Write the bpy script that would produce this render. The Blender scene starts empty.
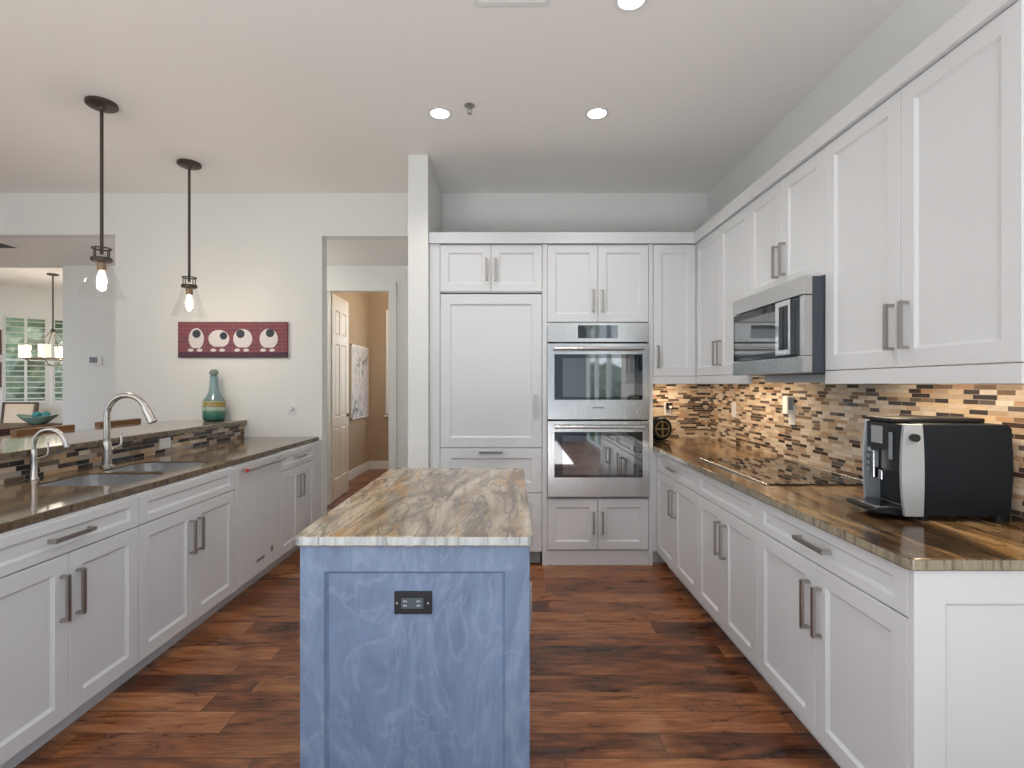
import bpy, bmesh, math, random
from mathutils import Vector, Matrix

random.seed(7)
SC = bpy.context.scene
COL = SC.collection
PI = math.pi
R = math.radians

# ------------------------------------------------------------------ camera
EYE = 1.39
cam_d = bpy.data.cameras.new('camera')
cam_d.sensor_fit = 'HORIZONTAL'
cam_d.sensor_width = 36.0
cam_d.lens = 36.0 * 520.0 / 1024.0
cam_d.clip_start = 0.05
cam = bpy.data.objects.new('camera', cam_d)
cam.location = (0, 0, EYE)
cam.rotation_euler = (R(90), 0, 0)
COL.objects.link(cam)
SC.camera = cam

# ------------------------------------------------------------------ view, sky, daylight
SC.view_settings.view_transform = 'Standard'
SC.view_settings.look = 'None'
SC.view_settings.gamma = 1.0
SC.view_settings.use_curve_mapping = False
SC.view_settings.exposure = -0.06

world = bpy.data.worlds.new('sky')
SC.world = world
world.use_nodes = True
wn = world.node_tree.nodes
wl = world.node_tree.links
wn.clear()
w_out = wn.new('ShaderNodeOutputWorld')
w_bg = wn.new('ShaderNodeBackground')
w_ramp = wn.new('ShaderNodeValToRGB')
w_sep = wn.new('ShaderNodeSeparateXYZ')
w_tc = wn.new('ShaderNodeTexCoord')
wl.new(w_tc.outputs['Generated'], w_sep.inputs[0])
wl.new(w_sep.outputs['Z'], w_ramp.inputs[0])
w_ramp.color_ramp.elements[0].position = 0.0
w_ramp.color_ramp.elements[0].color = (0.90, 0.95, 1.0, 1)
w_ramp.color_ramp.elements[1].position = 0.7
w_ramp.color_ramp.elements[1].color = (0.45, 0.66, 1.0, 1)
wl.new(w_ramp.outputs[0], w_bg.inputs['Color'])
w_bg.inputs['Strength'].default_value = 4.6
wl.new(w_bg.outputs[0], w_out.inputs['Surface'])


def area(name, loc, rot, sx, sy, power, col, portal=False):
    d = bpy.data.lights.new(name, 'AREA')
    d.shape = 'RECTANGLE'
    d.size, d.size_y = sx, sy
    d.energy = power
    d.color = col
    o = bpy.data.objects.new(name, d)
    o.location = loc
    o.rotation_euler = rot
    COL.objects.link(o)
    if portal:
        d.cycles.is_portal = True
    return o


sun_d = bpy.data.lights.new('sun', 'SUN')
sun_d.energy = 2.5
sun_d.angle = R(2)
sun_d.color = (1.0, 0.95, 0.86)
sun = bpy.data.objects.new('sun', sun_d)
sun.rotation_euler = (R(28), R(20), 0)
COL.objects.link(sun)

CEIL = 3.115
YB = 4.70          # kitchen back wall
YF = 3.98          # fronts of the tall cabinets
XR = 1.766         # right wall
XL = -6.4          # left wall of the great room
YN = -4.6          # wall behind the camera
# daylight through the glass walls behind and left of the camera
area('daylight_rear', (-4.2, YN + 0.02, 1.40), (R(90), 0, 0), 2.8, 2.64, 1, (1, 1, 1), True)
area('daylight_left', (XL + 0.02, -2.05, 1.40), (0, R(-90), 0), 2.64, 3.1, 1, (1, 1, 1), True)
area('daylight_right', (XR - 0.02, -2.5, 1.40), (0, R(90), 0), 2.64, 4.0, 1, (1, 1, 1), True)
# added fill light at floor level behind the camera, aimed up at the ceiling
area('ceiling_fill', (-1.45, -2.75, 0.03), (R(180), 0, 0), 5.0, 3.6, 378, (0.94, 0.965, 0.985))


# ------------------------------------------------------------------ materials
def new_mat(name):
    m = bpy.data.materials.new(name)
    m.use_nodes = True
    nt = m.node_tree
    b = nt.nodes['Principled BSDF']
    return m, nt, b


def pbr(name, col, rough=0.5, metal=0.0, spec=0.5, coat=0.0, emit=None, estr=0.0, ior=1.5):
    m, nt, b = new_mat(name)
    b.inputs['Base Color'].default_value = (*col, 1)
    b.inputs['Roughness'].default_value = rough
    b.inputs['Metallic'].default_value = metal
    b.inputs['Specular IOR Level'].default_value = spec
    b.inputs['Coat Weight'].default_value = coat
    b.inputs['IOR'].default_value = ior
    if emit:
        b.inputs['Emission Color'].default_value = (*emit, 1)
        b.inputs['Emission Strength'].default_value = estr
    # slight procedural variation of the surface
    n = nt.nodes.new('ShaderNodeTexNoise')
    n.inputs['Scale'].default_value = 14.0
    n.inputs['Detail'].default_value = 3.0
    mr = nt.nodes.new('ShaderNodeMapRange')
    mr.inputs['To Min'].default_value = max(0.0, rough - 0.03)
    mr.inputs['To Max'].default_value = min(1.0, rough + 0.03)
    tc = nt.nodes.new('ShaderNodeTexCoord')
    nt.links.new(tc.outputs['Object'], n.inputs['Vector'])
    nt.links.new(n.outputs['Fac'], mr.inputs['Value'])
    nt.links.new(mr.outputs[0], b.inputs['Roughness'])
    return m


def srgb(r, g, b):
    f = lambda c: (c / 255 / 12.92) if c / 255 <= 0.04045 else ((c / 255 + 0.055) / 1.055) ** 2.4
    return (f(r), f(g), f(b))


def ramp(nt, stops, interp='LINEAR'):
    n = nt.nodes.new('ShaderNodeValToRGB')
    cr = n.color_ramp
    cr.interpolation = interp
    while len(cr.elements) < len(stops):
        cr.elements.new(0.5)
    for e, (p, c) in zip(cr.elements, stops):
        e.position = p
        e.color = (*c, 1)
    return n


def math_node(nt, op, a, b=None):
    n = nt.nodes.new('ShaderNodeMath')
    n.operation = op
    for i, v in enumerate((a, b)):
        if v is None:
            continue
        if isinstance(v, (int, float)):
            n.inputs[i].default_value = v
        else:
            nt.links.new(v, n.inputs[i])
    return n.outputs[0]


def mix_col(nt, fac, a, b, blend='MIX'):
    n = nt.nodes.new('ShaderNodeMix')
    n.data_type = 'RGBA'
    n.blend_type = blend
    for key, v in ((0, fac), (6, a), (7, b)):
        if isinstance(v, (int, float)):
            n.inputs[key].default_value = v
        elif isinstance(v, tuple):
            n.inputs[key].default_value = (*v, 1)
        else:
            nt.links.new(v, n.inputs[key])
    return n.outputs[2]


def obj_coord(nt, scale=(1, 1, 1), rot=(0, 0, 0)):
    tc = nt.nodes.new('ShaderNodeTexCoord')
    mp = nt.nodes.new('ShaderNodeMapping')
    mp.inputs['Scale'].default_value = scale
    mp.inputs['Rotation'].default_value = rot
    nt.links.new(tc.outputs['Object'], mp.inputs['Vector'])
    return mp.outputs[0]


def noise(nt, vec, scale, detail=4, rough=0.55, dist=0.0):
    n = nt.nodes.new('ShaderNodeTexNoise')
    n.inputs['Scale'].default_value = scale
    n.inputs['Detail'].default_value = detail
    n.inputs['Roughness'].default_value = rough
    n.inputs['Distortion'].default_value = dist
    nt.links.new(vec, n.inputs['Vector'])
    return n.outputs['Fac']


def plaster(name, col):
    m, nt, b = new_mat(name)
    v = obj_coord(nt)
    f = noise(nt, v, 90, 3)
    bp = nt.nodes.new('ShaderNodeBump')
    bp.inputs['Strength'].default_value = 0.05
    bp.inputs['Distance'].default_value = 0.004
    nt.links.new(f, bp.inputs['Height'])
    nt.links.new(bp.outputs[0], b.inputs['Normal'])
    b.inputs['Base Color'].default_value = (*col, 1)
    b.inputs['Roughness'].default_value = 0.75
    b.inputs['Specular IOR Level'].default_value = 0.25
    return m


def plank_floor():
    m, nt, b = new_mat('hickory_plank_floor')
    tc = nt.nodes.new('ShaderNodeTexCoord')
    sp = nt.nodes.new('ShaderNodeSeparateXYZ')
    nt.links.new(tc.outputs['Object'], sp.inputs[0])
    W, L = 0.138, 1.15
    yr = math_node(nt, 'DIVIDE', sp.outputs['Y'], W)
    row = math_node(nt, 'FLOOR', yr)
    wn1 = nt.nodes.new('ShaderNodeTexWhiteNoise')
    wn1.noise_dimensions = '1D'
    nt.links.new(row, wn1.inputs['W'])
    xs = math_node(nt, 'ADD', math_node(nt, 'DIVIDE', sp.outputs['X'], L), math_node(nt, 'MULTIPLY', wn1.outputs['Value'], 7.3))
    colm = math_node(nt, 'FLOOR', xs)
    cb = nt.nodes.new('ShaderNodeCombineXYZ')
    nt.links.new(row, cb.inputs[0])
    nt.links.new(colm, cb.inputs[1])
    wn2 = nt.nodes.new('ShaderNodeTexWhiteNoise')
    wn2.noise_dimensions = '2D'
    nt.links.new(cb.outputs[0], wn2.inputs['Vector'])
    # grain, shifted from plank to plank
    off = nt.nodes.new('ShaderNodeVectorMath')
    off.operation = 'MULTIPLY_ADD'
    nt.links.new(wn2.outputs['Color'], off.inputs[0])
    off.inputs[1].default_value = (9, 5, 3)
    nt.links.new(tc.outputs['Object'], off.inputs[2])
    mp = nt.nodes.new('ShaderNodeMapping')
    mp.inputs['Scale'].default_value = (1.0, 4.0, 1)
    nt.links.new(off.outputs[0], mp.inputs['Vector'])
    g1 = noise(nt, mp.outputs[0], 2.3, 6, 0.62, 1.1)
    mp2 = nt.nodes.new('ShaderNodeMapping')
    mp2.inputs['Scale'].default_value = (2.2, 26, 1)
    nt.links.new(off.outputs[0], mp2.inputs['Vector'])
    g2 = noise(nt, mp2.outputs[0], 3.0, 5, 0.6, 0.4)
    base = ramp(nt, [(0.30, srgb(38, 21, 13)), (0.42, srgb(92, 52, 30)), (0.54, srgb(142, 86, 51)), (0.70, srgb(186, 130, 85))])
    gsum = math_node(nt, 'ADD', math_node(nt, 'MULTIPLY', g1, 0.62), math_node(nt, 'MULTIPLY', g2, 0.38))
    gsum = math_node(nt, 'ADD', gsum, math_node(nt, 'MULTIPLY', math_node(nt, 'SUBTRACT', wn2.outputs['Value'], 0.5), 0.18))
    nt.links.new(gsum, base.inputs[0])
    # gaps
    fy = math_node(nt, 'FRACT', yr)
    gy = math_node(nt, 'LESS_THAN', math_node(nt, 'MINIMUM', fy, math_node(nt, 'SUBTRACT', 1.0, fy)), 0.016)
    fx = math_node(nt, 'FRACT', xs)
    gx = math_node(nt, 'LESS_THAN', math_node(nt, 'MINIMUM', fx, math_node(nt, 'SUBTRACT', 1.0, fx)), 0.0016)
    gap = math_node(nt, 'MAXIMUM', gy, gx)
    c = mix_col(nt, math_node(nt, 'MULTIPLY', gap, 0.75), base.outputs[0], srgb(28, 13, 8))
    nt.links.new(c, b.inputs['Base Color'])
    rr = nt.nodes.new('ShaderNodeMapRange')
    rr.inputs['To Min'].default_value = 0.22
    rr.inputs['To Max'].default_value = 0.36
    nt.links.new(g1, rr.inputs['Value'])
    nt.links.new(rr.outputs[0], b.inputs['Roughness'])
    bp = nt.nodes.new('ShaderNodeBump')
    bp.inputs['Strength'].default_value = 0.18
    bp.inputs['Distance'].default_value = 0.006
    h = math_node(nt, 'SUBTRACT', math_node(nt, 'MULTIPLY', g1, 0.8), math_node(nt, 'MULTIPLY', gap, 0.8))
    nt.links.new(h, bp.inputs['Height'])
    nt.links.new(bp.outputs[0], b.inputs['Normal'])
    b.inputs['Specular IOR Level'].default_value = 0.5
    return m


def granite(name, stops, vein, gold, stretch=(1.0, 0.3, 1.0), rotz=0.0, sc=3.0, rough=0.12, goldamt=0.6, dist=1.6, edge=None, ior=1.6):
    m, nt, b = new_mat(name)
    v = obj_coord(nt, stretch, (0, 0, rotz))
    f1 = noise(nt, v, sc, 7, 0.62, dist)
    base = ramp(nt, stops)
    nt.links.new(f1, base.inputs[0])
    f2 = noise(nt, v, sc * 1.3, 5, 0.55, dist * 1.6)
    d = math_node(nt, 'ABSOLUTE', math_node(nt, 'SUBTRACT', f2, 0.5))
    vr = nt.nodes.new('ShaderNodeMapRange')
    vr.inputs['From Min'].default_value = 0.0
    vr.inputs['From Max'].default_value = 0.05
    vr.inputs['To Min'].default_value = 0.75
    vr.inputs['To Max'].default_value = 0.0
    nt.links.new(d, vr.inputs['Value'])
    c = mix_col(nt, vr.outputs[0], base.outputs[0], vein)
    v3 = obj_coord(nt, (stretch[0] * 1.1, stretch[1] * 1.1, 1), (0, 0, rotz + 0.2))
    f3 = noise(nt, v3, sc * 0.9, 6, 0.6, dist * 1.2)
    gr = nt.nodes.new('ShaderNodeMapRange')
    gr.inputs['From Min'].default_value = 0.52
    gr.inputs['From Max'].default_value = 0.68
    gr.inputs['To Min'].default_value = 0.0
    gr.inputs['To Max'].default_value = goldamt
    nt.links.new(f3, gr.inputs['Value'])
    c = mix_col(nt, gr.outputs[0], c, gold)
    fs = noise(nt, obj_coord(nt), 160, 3, 0.7)
    sr = nt.nodes.new('ShaderNodeMapRange')
    sr.inputs['From Min'].default_value = 0.3
    sr.inputs['From Max'].default_value = 0.7
    sr.inputs['To Min'].default_value = 0.75
    sr.inputs['To Max'].default_value = 1.15
    nt.links.new(fs, sr.inputs['Value'])
    cc = nt.nodes.new('ShaderNodeCombineColor')
    for i in range(3):
        nt.links.new(sr.outputs[0], cc.inputs[i])
    c = mix_col(nt, 1.0, c, cc.outputs[0], 'MULTIPLY')
    if edge is not None:
        # the sawn slab edge shows the pale cross-cut of the stone
        ge = nt.nodes.new('ShaderNodeNewGeometry')
        sn = nt.nodes.new('ShaderNodeSeparateXYZ')
        nt.links.new(ge.outputs['True Normal'], sn.inputs[0])
        isedge = math_node(nt, 'LESS_THAN', math_node(nt, 'ABSOLUTE', sn.outputs['Z']), 0.3)
        fe = noise(nt, obj_coord(nt, (26, 26, 3)), 1.6, 5, 0.65, 0.6)
        er = ramp(nt, [(0.34, tuple(0.30 * v for v in edge)), (0.46, tuple(0.75 * v for v in edge)), (0.6, edge)])
        nt.links.new(fe, er.inputs[0])
        c = mix_col(nt, isedge, c, er.outputs[0])
    b.inputs['IOR'].default_value = ior
    nt.links.new(c, b.inputs['Base Color'])
    b.inputs['Roughness'].default_value = rough
    b.inputs['Specular IOR Level'].default_value = 0.5
    return m


def mosaic(name, palette, th=0.019, tw=0.085, mortar=(0.46, 0.40, 0.33)):
    m, nt, b = new_mat(name)
    tc = nt.nodes.new('ShaderNodeTexCoord')
    sp = nt.nodes.new('ShaderNodeSeparateXYZ')
    nt.links.new(tc.outputs['Object'], sp.inputs[0])
    u = math_node(nt, 'ADD', sp.outputs['X'], sp.outputs['Y'])
    zr = math_node(nt, 'DIVIDE', sp.outputs['Z'], th)
    row = math_node(nt, 'FLOOR', zr)
    w1 = nt.nodes.new('ShaderNodeTexWhiteNoise')
    w1.noise_dimensions = '1D'
    nt.links.new(row, w1.inputs['W'])
    # row offset and a row-wise tile length
    tlen = math_node(nt, 'ADD', tw * 0.75, math_node(nt, 'MULTIPLY', w1.outputs['Value'], tw * 0.55))
    us = math_node(nt, 'ADD', math_node(nt, 'DIVIDE', u, tlen), math_node(nt, 'MULTIPLY', w1.outputs['Value'], 37.7))
    cb = nt.nodes.new('ShaderNodeCombineXYZ')
    nt.links.new(row, cb.inputs[0])
    nt.links.new(math_node(nt, 'FLOOR', us), cb.inputs[1])
    w2 = nt.nodes.new('ShaderNodeTexWhiteNoise')
    w2.noise_dimensions = '2D'
    nt.links.new(cb.outputs[0], w2.inputs['Vector'])
    n = len(palette)
    rp = ramp(nt, [(i / n, c) for i, c in enumerate(palette)], 'CONSTANT')
    nt.links.new(w2.outputs['Value'], rp.inputs[0])
    streak = noise(nt, obj_coord(nt, (10, 10, 60)), 3.0, 3)
    sr = nt.nodes.new('ShaderNodeMapRange')
    sr.inputs['To Min'].default_value = 0.7
    sr.inputs['To Max'].default_value = 1.25
    nt.links.new(streak, sr.inputs['Value'])
    cc = nt.nodes.new('ShaderNodeCombineColor')
    for i in range(3):
        nt.links.new(sr.outputs[0], cc.inputs[i])
    c = mix_col(nt, 1.0, rp.outputs[0], cc.outputs[0], 'MULTIPLY')
    fz = math_node(nt, 'FRACT', zr)
    fu = math_node(nt, 'FRACT', us)
    gz = math_node(nt, 'LESS_THAN', fz, 0.09)
    gu = math_node(nt, 'LESS_THAN', fu, 0.022)
    gap = math_node(nt, 'MAXIMUM', gz, gu)
    c = mix_col(nt, gap, c, mortar)
    nt.links.new(c, b.inputs['Base Color'])
    rg = math_node(nt, 'ADD', 0.12, math_node(nt, 'MULTIPLY', gap, 0.6))
    nt.links.new(rg, b.inputs['Roughness'])
    bp = nt.nodes.new('ShaderNodeBump')
    bp.inputs['Strength'].default_value = 0.35
    bp.inputs['Distance'].default_value = 0.002
    nt.links.new(math_node(nt, 'SUBTRACT', 1.0, gap), bp.inputs['Height'])
    nt.links.new(bp.outputs[0], b.inputs['Normal'])
    return m


def stained_wood():
    m, nt, b = new_mat('blue_grey_stained_wood')
    v = obj_coord(nt, (1, 1, 0.45))
    f1 = noise(nt, v, 5.0, 5, 0.6, 2.2)
    base = ramp(nt, [(0.25, srgb(92, 110, 138)), (0.5, srgb(112, 132, 162)), (0.75, srgb(128, 146, 172))])
    nt.links.new(f1, base.inputs[0])
    f2 = noise(nt, v, 4.0, 3, 0.5, 3.0)
    d = math_node(nt, 'ABSOLUTE', math_node(nt, 'SUBTRACT', math_node(nt, 'FRACT', math_node(nt, 'MULTIPLY', f2, 5.0)), 0.5))
    vr = nt.nodes.new('ShaderNodeMapRange')
    vr.inputs['From Max'].default_value = 0.16
    vr.inputs['To Min'].default_value = 0.20
    vr.inputs['To Max'].default_value = 0.0
    nt.links.new(d, vr.inputs['Value'])
    c = mix_col(nt, vr.outputs[0], base.outputs[0], srgb(168, 180, 196))
    f3 = noise(nt, obj_coord(nt, (30, 30, 2.5)), 4.0, 3)
    sr = nt.nodes.new('ShaderNodeMapRange')
    sr.inputs['To Min'].default_value = 0.85
    sr.inputs['To Max'].default_value = 1.12
    nt.links.new(f3, sr.inputs['Value'])
    cc = nt.nodes.new('ShaderNodeCombineColor')
    for i in range(3):
        nt.links.new(sr.outputs[0], cc.inputs[i])
    c = mix_col(nt, 1.0, c, cc.outputs[0], 'MULTIPLY')
    nt.links.new(c, b.inputs['Base Color'])
    b.inputs['Roughness'].default_value = 0.42
    return m


def brushed(name, col, rough=0.28, axis=(2, 2, 120)):
    m, nt, b = new_mat(name)
    b.inputs['Base Color'].default_value = (*col, 1)
    b.inputs['Metallic'].default_value = 1.0
    f = noise(nt, obj_coord(nt, axis), 4.0, 3)
    mr = nt.nodes.new('ShaderNodeMapRange')
    mr.inputs['To Min'].default_value = rough - 0.06
    mr.inputs['To Max'].default_value = rough + 0.08
    nt.links.new(f, mr.inputs['Value'])
    nt.links.new(mr.outputs[0], b.inputs['Roughness'])
    return m


def thin_glass(name, tint=(0.998, 0.997, 0.994), refl=0.03):
    m = bpy.data.materials.new(name)
    m.use_nodes = True
    nt = m.node_tree
    nt.nodes.clear()
    o = nt.nodes.new('ShaderNodeOutputMaterial')
    t = nt.nodes.new('ShaderNodeBsdfTransparent')
    t.inputs['Color'].default_value = (*tint, 1)
    g = nt.nodes.new('ShaderNodeBsdfGlossy')
    g.inputs['Roughness'].default_value = 0.03
    lw = nt.nodes.new('ShaderNodeLayerWeight')
    lw.inputs['Blend'].default_value = 0.35
    mr = nt.nodes.new('ShaderNodeMapRange')
    mr.inputs['To Min'].default_value = refl * 0.4
    mr.inputs['To Max'].default_value = refl * 4
    nt.links.new(lw.outputs['Fresnel'], mr.inputs['Value'])
    mx = nt.nodes.new('ShaderNodeMixShader')
    nt.links.new(mr.outputs[0], mx.inputs[0])
    nt.links.new(t.outputs[0], mx.inputs[1])
    nt.links.new(g.outputs[0], mx.inputs[2])
    nt.links.new(mx.outputs[0], o.inputs['Surface'])
    return m


def leafy(name, c0, c1, c2):
    m, nt, b = new_mat(name)
    f = noise(nt, obj_coord(nt), 4.0, 6, 0.7, 0.6)
    rp = ramp(nt, [(0.3, c0), (0.5, c1), (0.7, c2)])
    nt.links.new(f, rp.inputs[0])
    nt.links.new(rp.outputs[0], b.inputs['Base Color'])
    b.inputs['Roughness'].default_value = 0.7
    return m


def wood(name, c0, c1, rough=0.4, axis=(20, 2, 20)):
    m, nt, b = new_mat(name)
    f = noise(nt, obj_coord(nt, axis), 2.0, 5, 0.6, 0.8)
    rp = ramp(nt, [(0.3, c0), (0.7, c1)])
    nt.links.new(f, rp.inputs[0])
    nt.links.new(rp.outputs[0], b.inputs['Base Color'])
    b.inputs['Roughness'].default_value = rough
    return m


MAT = {
    'wall': plaster('soft_white_wall_paint', (0.80, 0.805, 0.785)),
    'ceiling': plaster('warm_white_ceiling_paint', (0.90, 0.885, 0.865)),
    'rear_wall': plaster('dark_light_cutting_wall', (0.22, 0.26, 0.31)),  # unseen wall, made dark to throw less light onto the cabinet fronts
    'beige': plaster('beige_wall_paint', srgb(176, 156, 132)),
    'trim': pbr('white_trim_paint', (0.80, 0.80, 0.77), 0.4),
    'cabinet': pbr('white_cabinet_lacquer', (0.70, 0.708, 0.722), 0.34),
    'dark_gap': pbr('dark_recess', (0.05, 0.05, 0.05), 0.7),
    'floor': plank_floor(),
    'nickel': brushed('brushed_nickel', (0.42, 0.40, 0.375), 0.34),
    'steel': brushed('brushed_stainless_steel', (0.60, 0.595, 0.585), 0.24, (120, 120, 2)),
    'sink': brushed('satin_stainless_sink', (0.76, 0.76, 0.77), 0.22, (8, 8, 8)),
    'faucet': brushed('satin_nickel_faucet', (0.56, 0.53, 0.50), 0.24, (6, 6, 6)),
    'oven_glass': pbr('black_oven_glass', (0.012, 0.014, 0.016), 0.03, 0, 0.5, 0, ior=2.0),
    'inner_glass': pbr('grey_oven_window_glass', (0.055, 0.058, 0.06), 0.03, 0, 0.5, 0, ior=2.8),
    'black_glass': pbr('black_ceramic_glass', (0.008, 0.008, 0.009), 0.02, 0, 0.6, 0),
    'black': pbr('black_plastic', (0.010, 0.011, 0.013), 0.35, 0, 0.35),
    'navy': pbr('charcoal_side_panel', (0.008, 0.011, 0.016), 0.45, 0, 0.2),
    'silver': pbr('silver_plastic', (0.40, 0.43, 0.46), 0.36, 0.35),
    'slate': pbr('slate_grey_casing', (0.055, 0.065, 0.08), 0.4),
    'chrome': pbr('chrome', (0.75, 0.75, 0.76), 0.12, 1.0),
    'screen': pbr('grey_display_screen', (0.30, 0.31, 0.33), 0.15),
    'bronze': pbr('oil_rubbed_bronze', (0.075, 0.058, 0.046), 0.42, 0.5),
    'socket': pbr('brown_lamp_socket', (0.24, 0.16, 0.10), 0.45, 0.3),
    'bulb': pbr('lit_bulb', (1, 0.9, 0.75), 0.3, emit=(1.0, 0.86, 0.66), estr=7.0),
    'can': pbr('lit_downlight_lens', (1, 1, 1), 0.3, emit=(1.0, 0.97, 0.92), estr=9.0),
    'glass': thin_glass('clear_lamp_glass'),
    'lit_shade': pbr('lit_frosted_shade', (0.9, 0.82, 0.7), 0.5, emit=(1.0, 0.84, 0.62), estr=0.9),
    'pane': thin_glass('window_glass', (0.95, 0.97, 0.97), 0.08),
    'plastic': pbr('white_plastic', (0.80, 0.80, 0.79), 0.35),
    'grey_plastic': pbr('grey_plastic', (0.22, 0.24, 0.26), 0.3),
    'red': pbr('red_enamel', (0.45, 0.03, 0.05), 0.3),
    'island': stained_wood(),
    'g_island': granite('granite_island', [(0.30, srgb(70, 58, 46)), (0.42, srgb(124, 106, 86)), (0.51, srgb(172, 156, 134)), (0.66, srgb(206, 194, 174))],
                        srgb(98, 90, 84), srgb(182, 136, 76), (3.2, 0.7, 1.0), R(34), 2.4, 0.13, 0.9, 1.0, srgb(160, 166, 164), 1.55),
    'g_right': granite('granite_range_run', [(0.32, srgb(26, 20, 17)), (0.43, srgb(80, 61, 44)), (0.55, srgb(136, 110, 78)), (0.72, srgb(182, 158, 124))],
                       srgb(44, 36, 30), srgb(162, 122, 70), (3.4, 0.55, 1.0), R(20), 2.2, 0.12, 0.65, 1.0, srgb(160, 150, 128), 1.5),
    'g_bar': granite('granite_bar_top', [(0.26, srgb(92, 80, 68)), (0.42, srgb(140, 126, 108)), (0.58, srgb(168, 154, 136)), (0.78, srgb(196, 182, 164))],  # stops paler than the sink run, painting in the bar's reflected glare
                     srgb(92, 82, 72), srgb(164, 128, 84), (2.6, 0.5, 1.0), R(-14), 2.2, 0.07, 0.4, 0.8, srgb(104, 84, 58), 2.1),
    'g_left': granite('granite_sink_run', [(0.26, srgb(56, 46, 40)), (0.42, srgb(106, 90, 72)), (0.58, srgb(140, 122, 100)), (0.78, srgb(176, 158, 134))],
                      srgb(64, 54, 46), srgb(156, 116, 68), (2.6, 0.5, 1.0), R(-14), 2.2, 0.10, 0.5, 0.8, srgb(104, 84, 58), 1.75),
    'tile_range': mosaic('tan_brown_strip_mosaic', [srgb(214, 196, 176), srgb(72, 58, 50), srgb(188, 166, 144), srgb(224, 210, 192), srgb(128, 102, 82),
                                                    srgb(198, 182, 166), srgb(62, 54, 50), srgb(208, 184, 154), srgb(184, 148, 116), srgb(220, 206, 190),
                                                    srgb(100, 88, 80), srgb(176, 152, 128), srgb(208, 190, 168)]),
    'tile_bar': mosaic('grey_brown_strip_mosaic', [srgb(196, 178, 156), srgb(48, 46, 46), srgb(150, 126, 104), srgb(38, 40, 44), srgb(214, 198, 178),
                                                   srgb(110, 92, 76), srgb(170, 160, 150), srgb(66, 56, 50), srgb(190, 158, 124), srgb(52, 56, 62)],
                       0.026, 0.10, (0.34, 0.29, 0.24)),
    'dark_wood': wood('dark_walnut', srgb(62, 38, 24), srgb(98, 62, 38)),
    'mid_wood': wood('honey_brown_wood', srgb(104, 72, 42), srgb(140, 100, 62)),
    'cream': pbr('cream_upholstery', srgb(226, 206, 182), 0.85),
    'door_paint': pbr('cream_door_paint', (0.74, 0.67, 0.57), 0.42),
    'hedge': leafy('hedge_leaves', srgb(56, 66, 44), srgb(102, 114, 82), srgb(168, 160, 132)),
    'lawn': leafy('lawn_grass', srgb(70, 96, 48), srgb(96, 120, 64), srgb(120, 140, 84)),
    'brick_far': leafy('terracotta_leaves', srgb(110, 70, 54), srgb(150, 104, 80), srgb(96, 116, 70)),
}

# ------------------------------------------------------------------ mesh helpers


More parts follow.
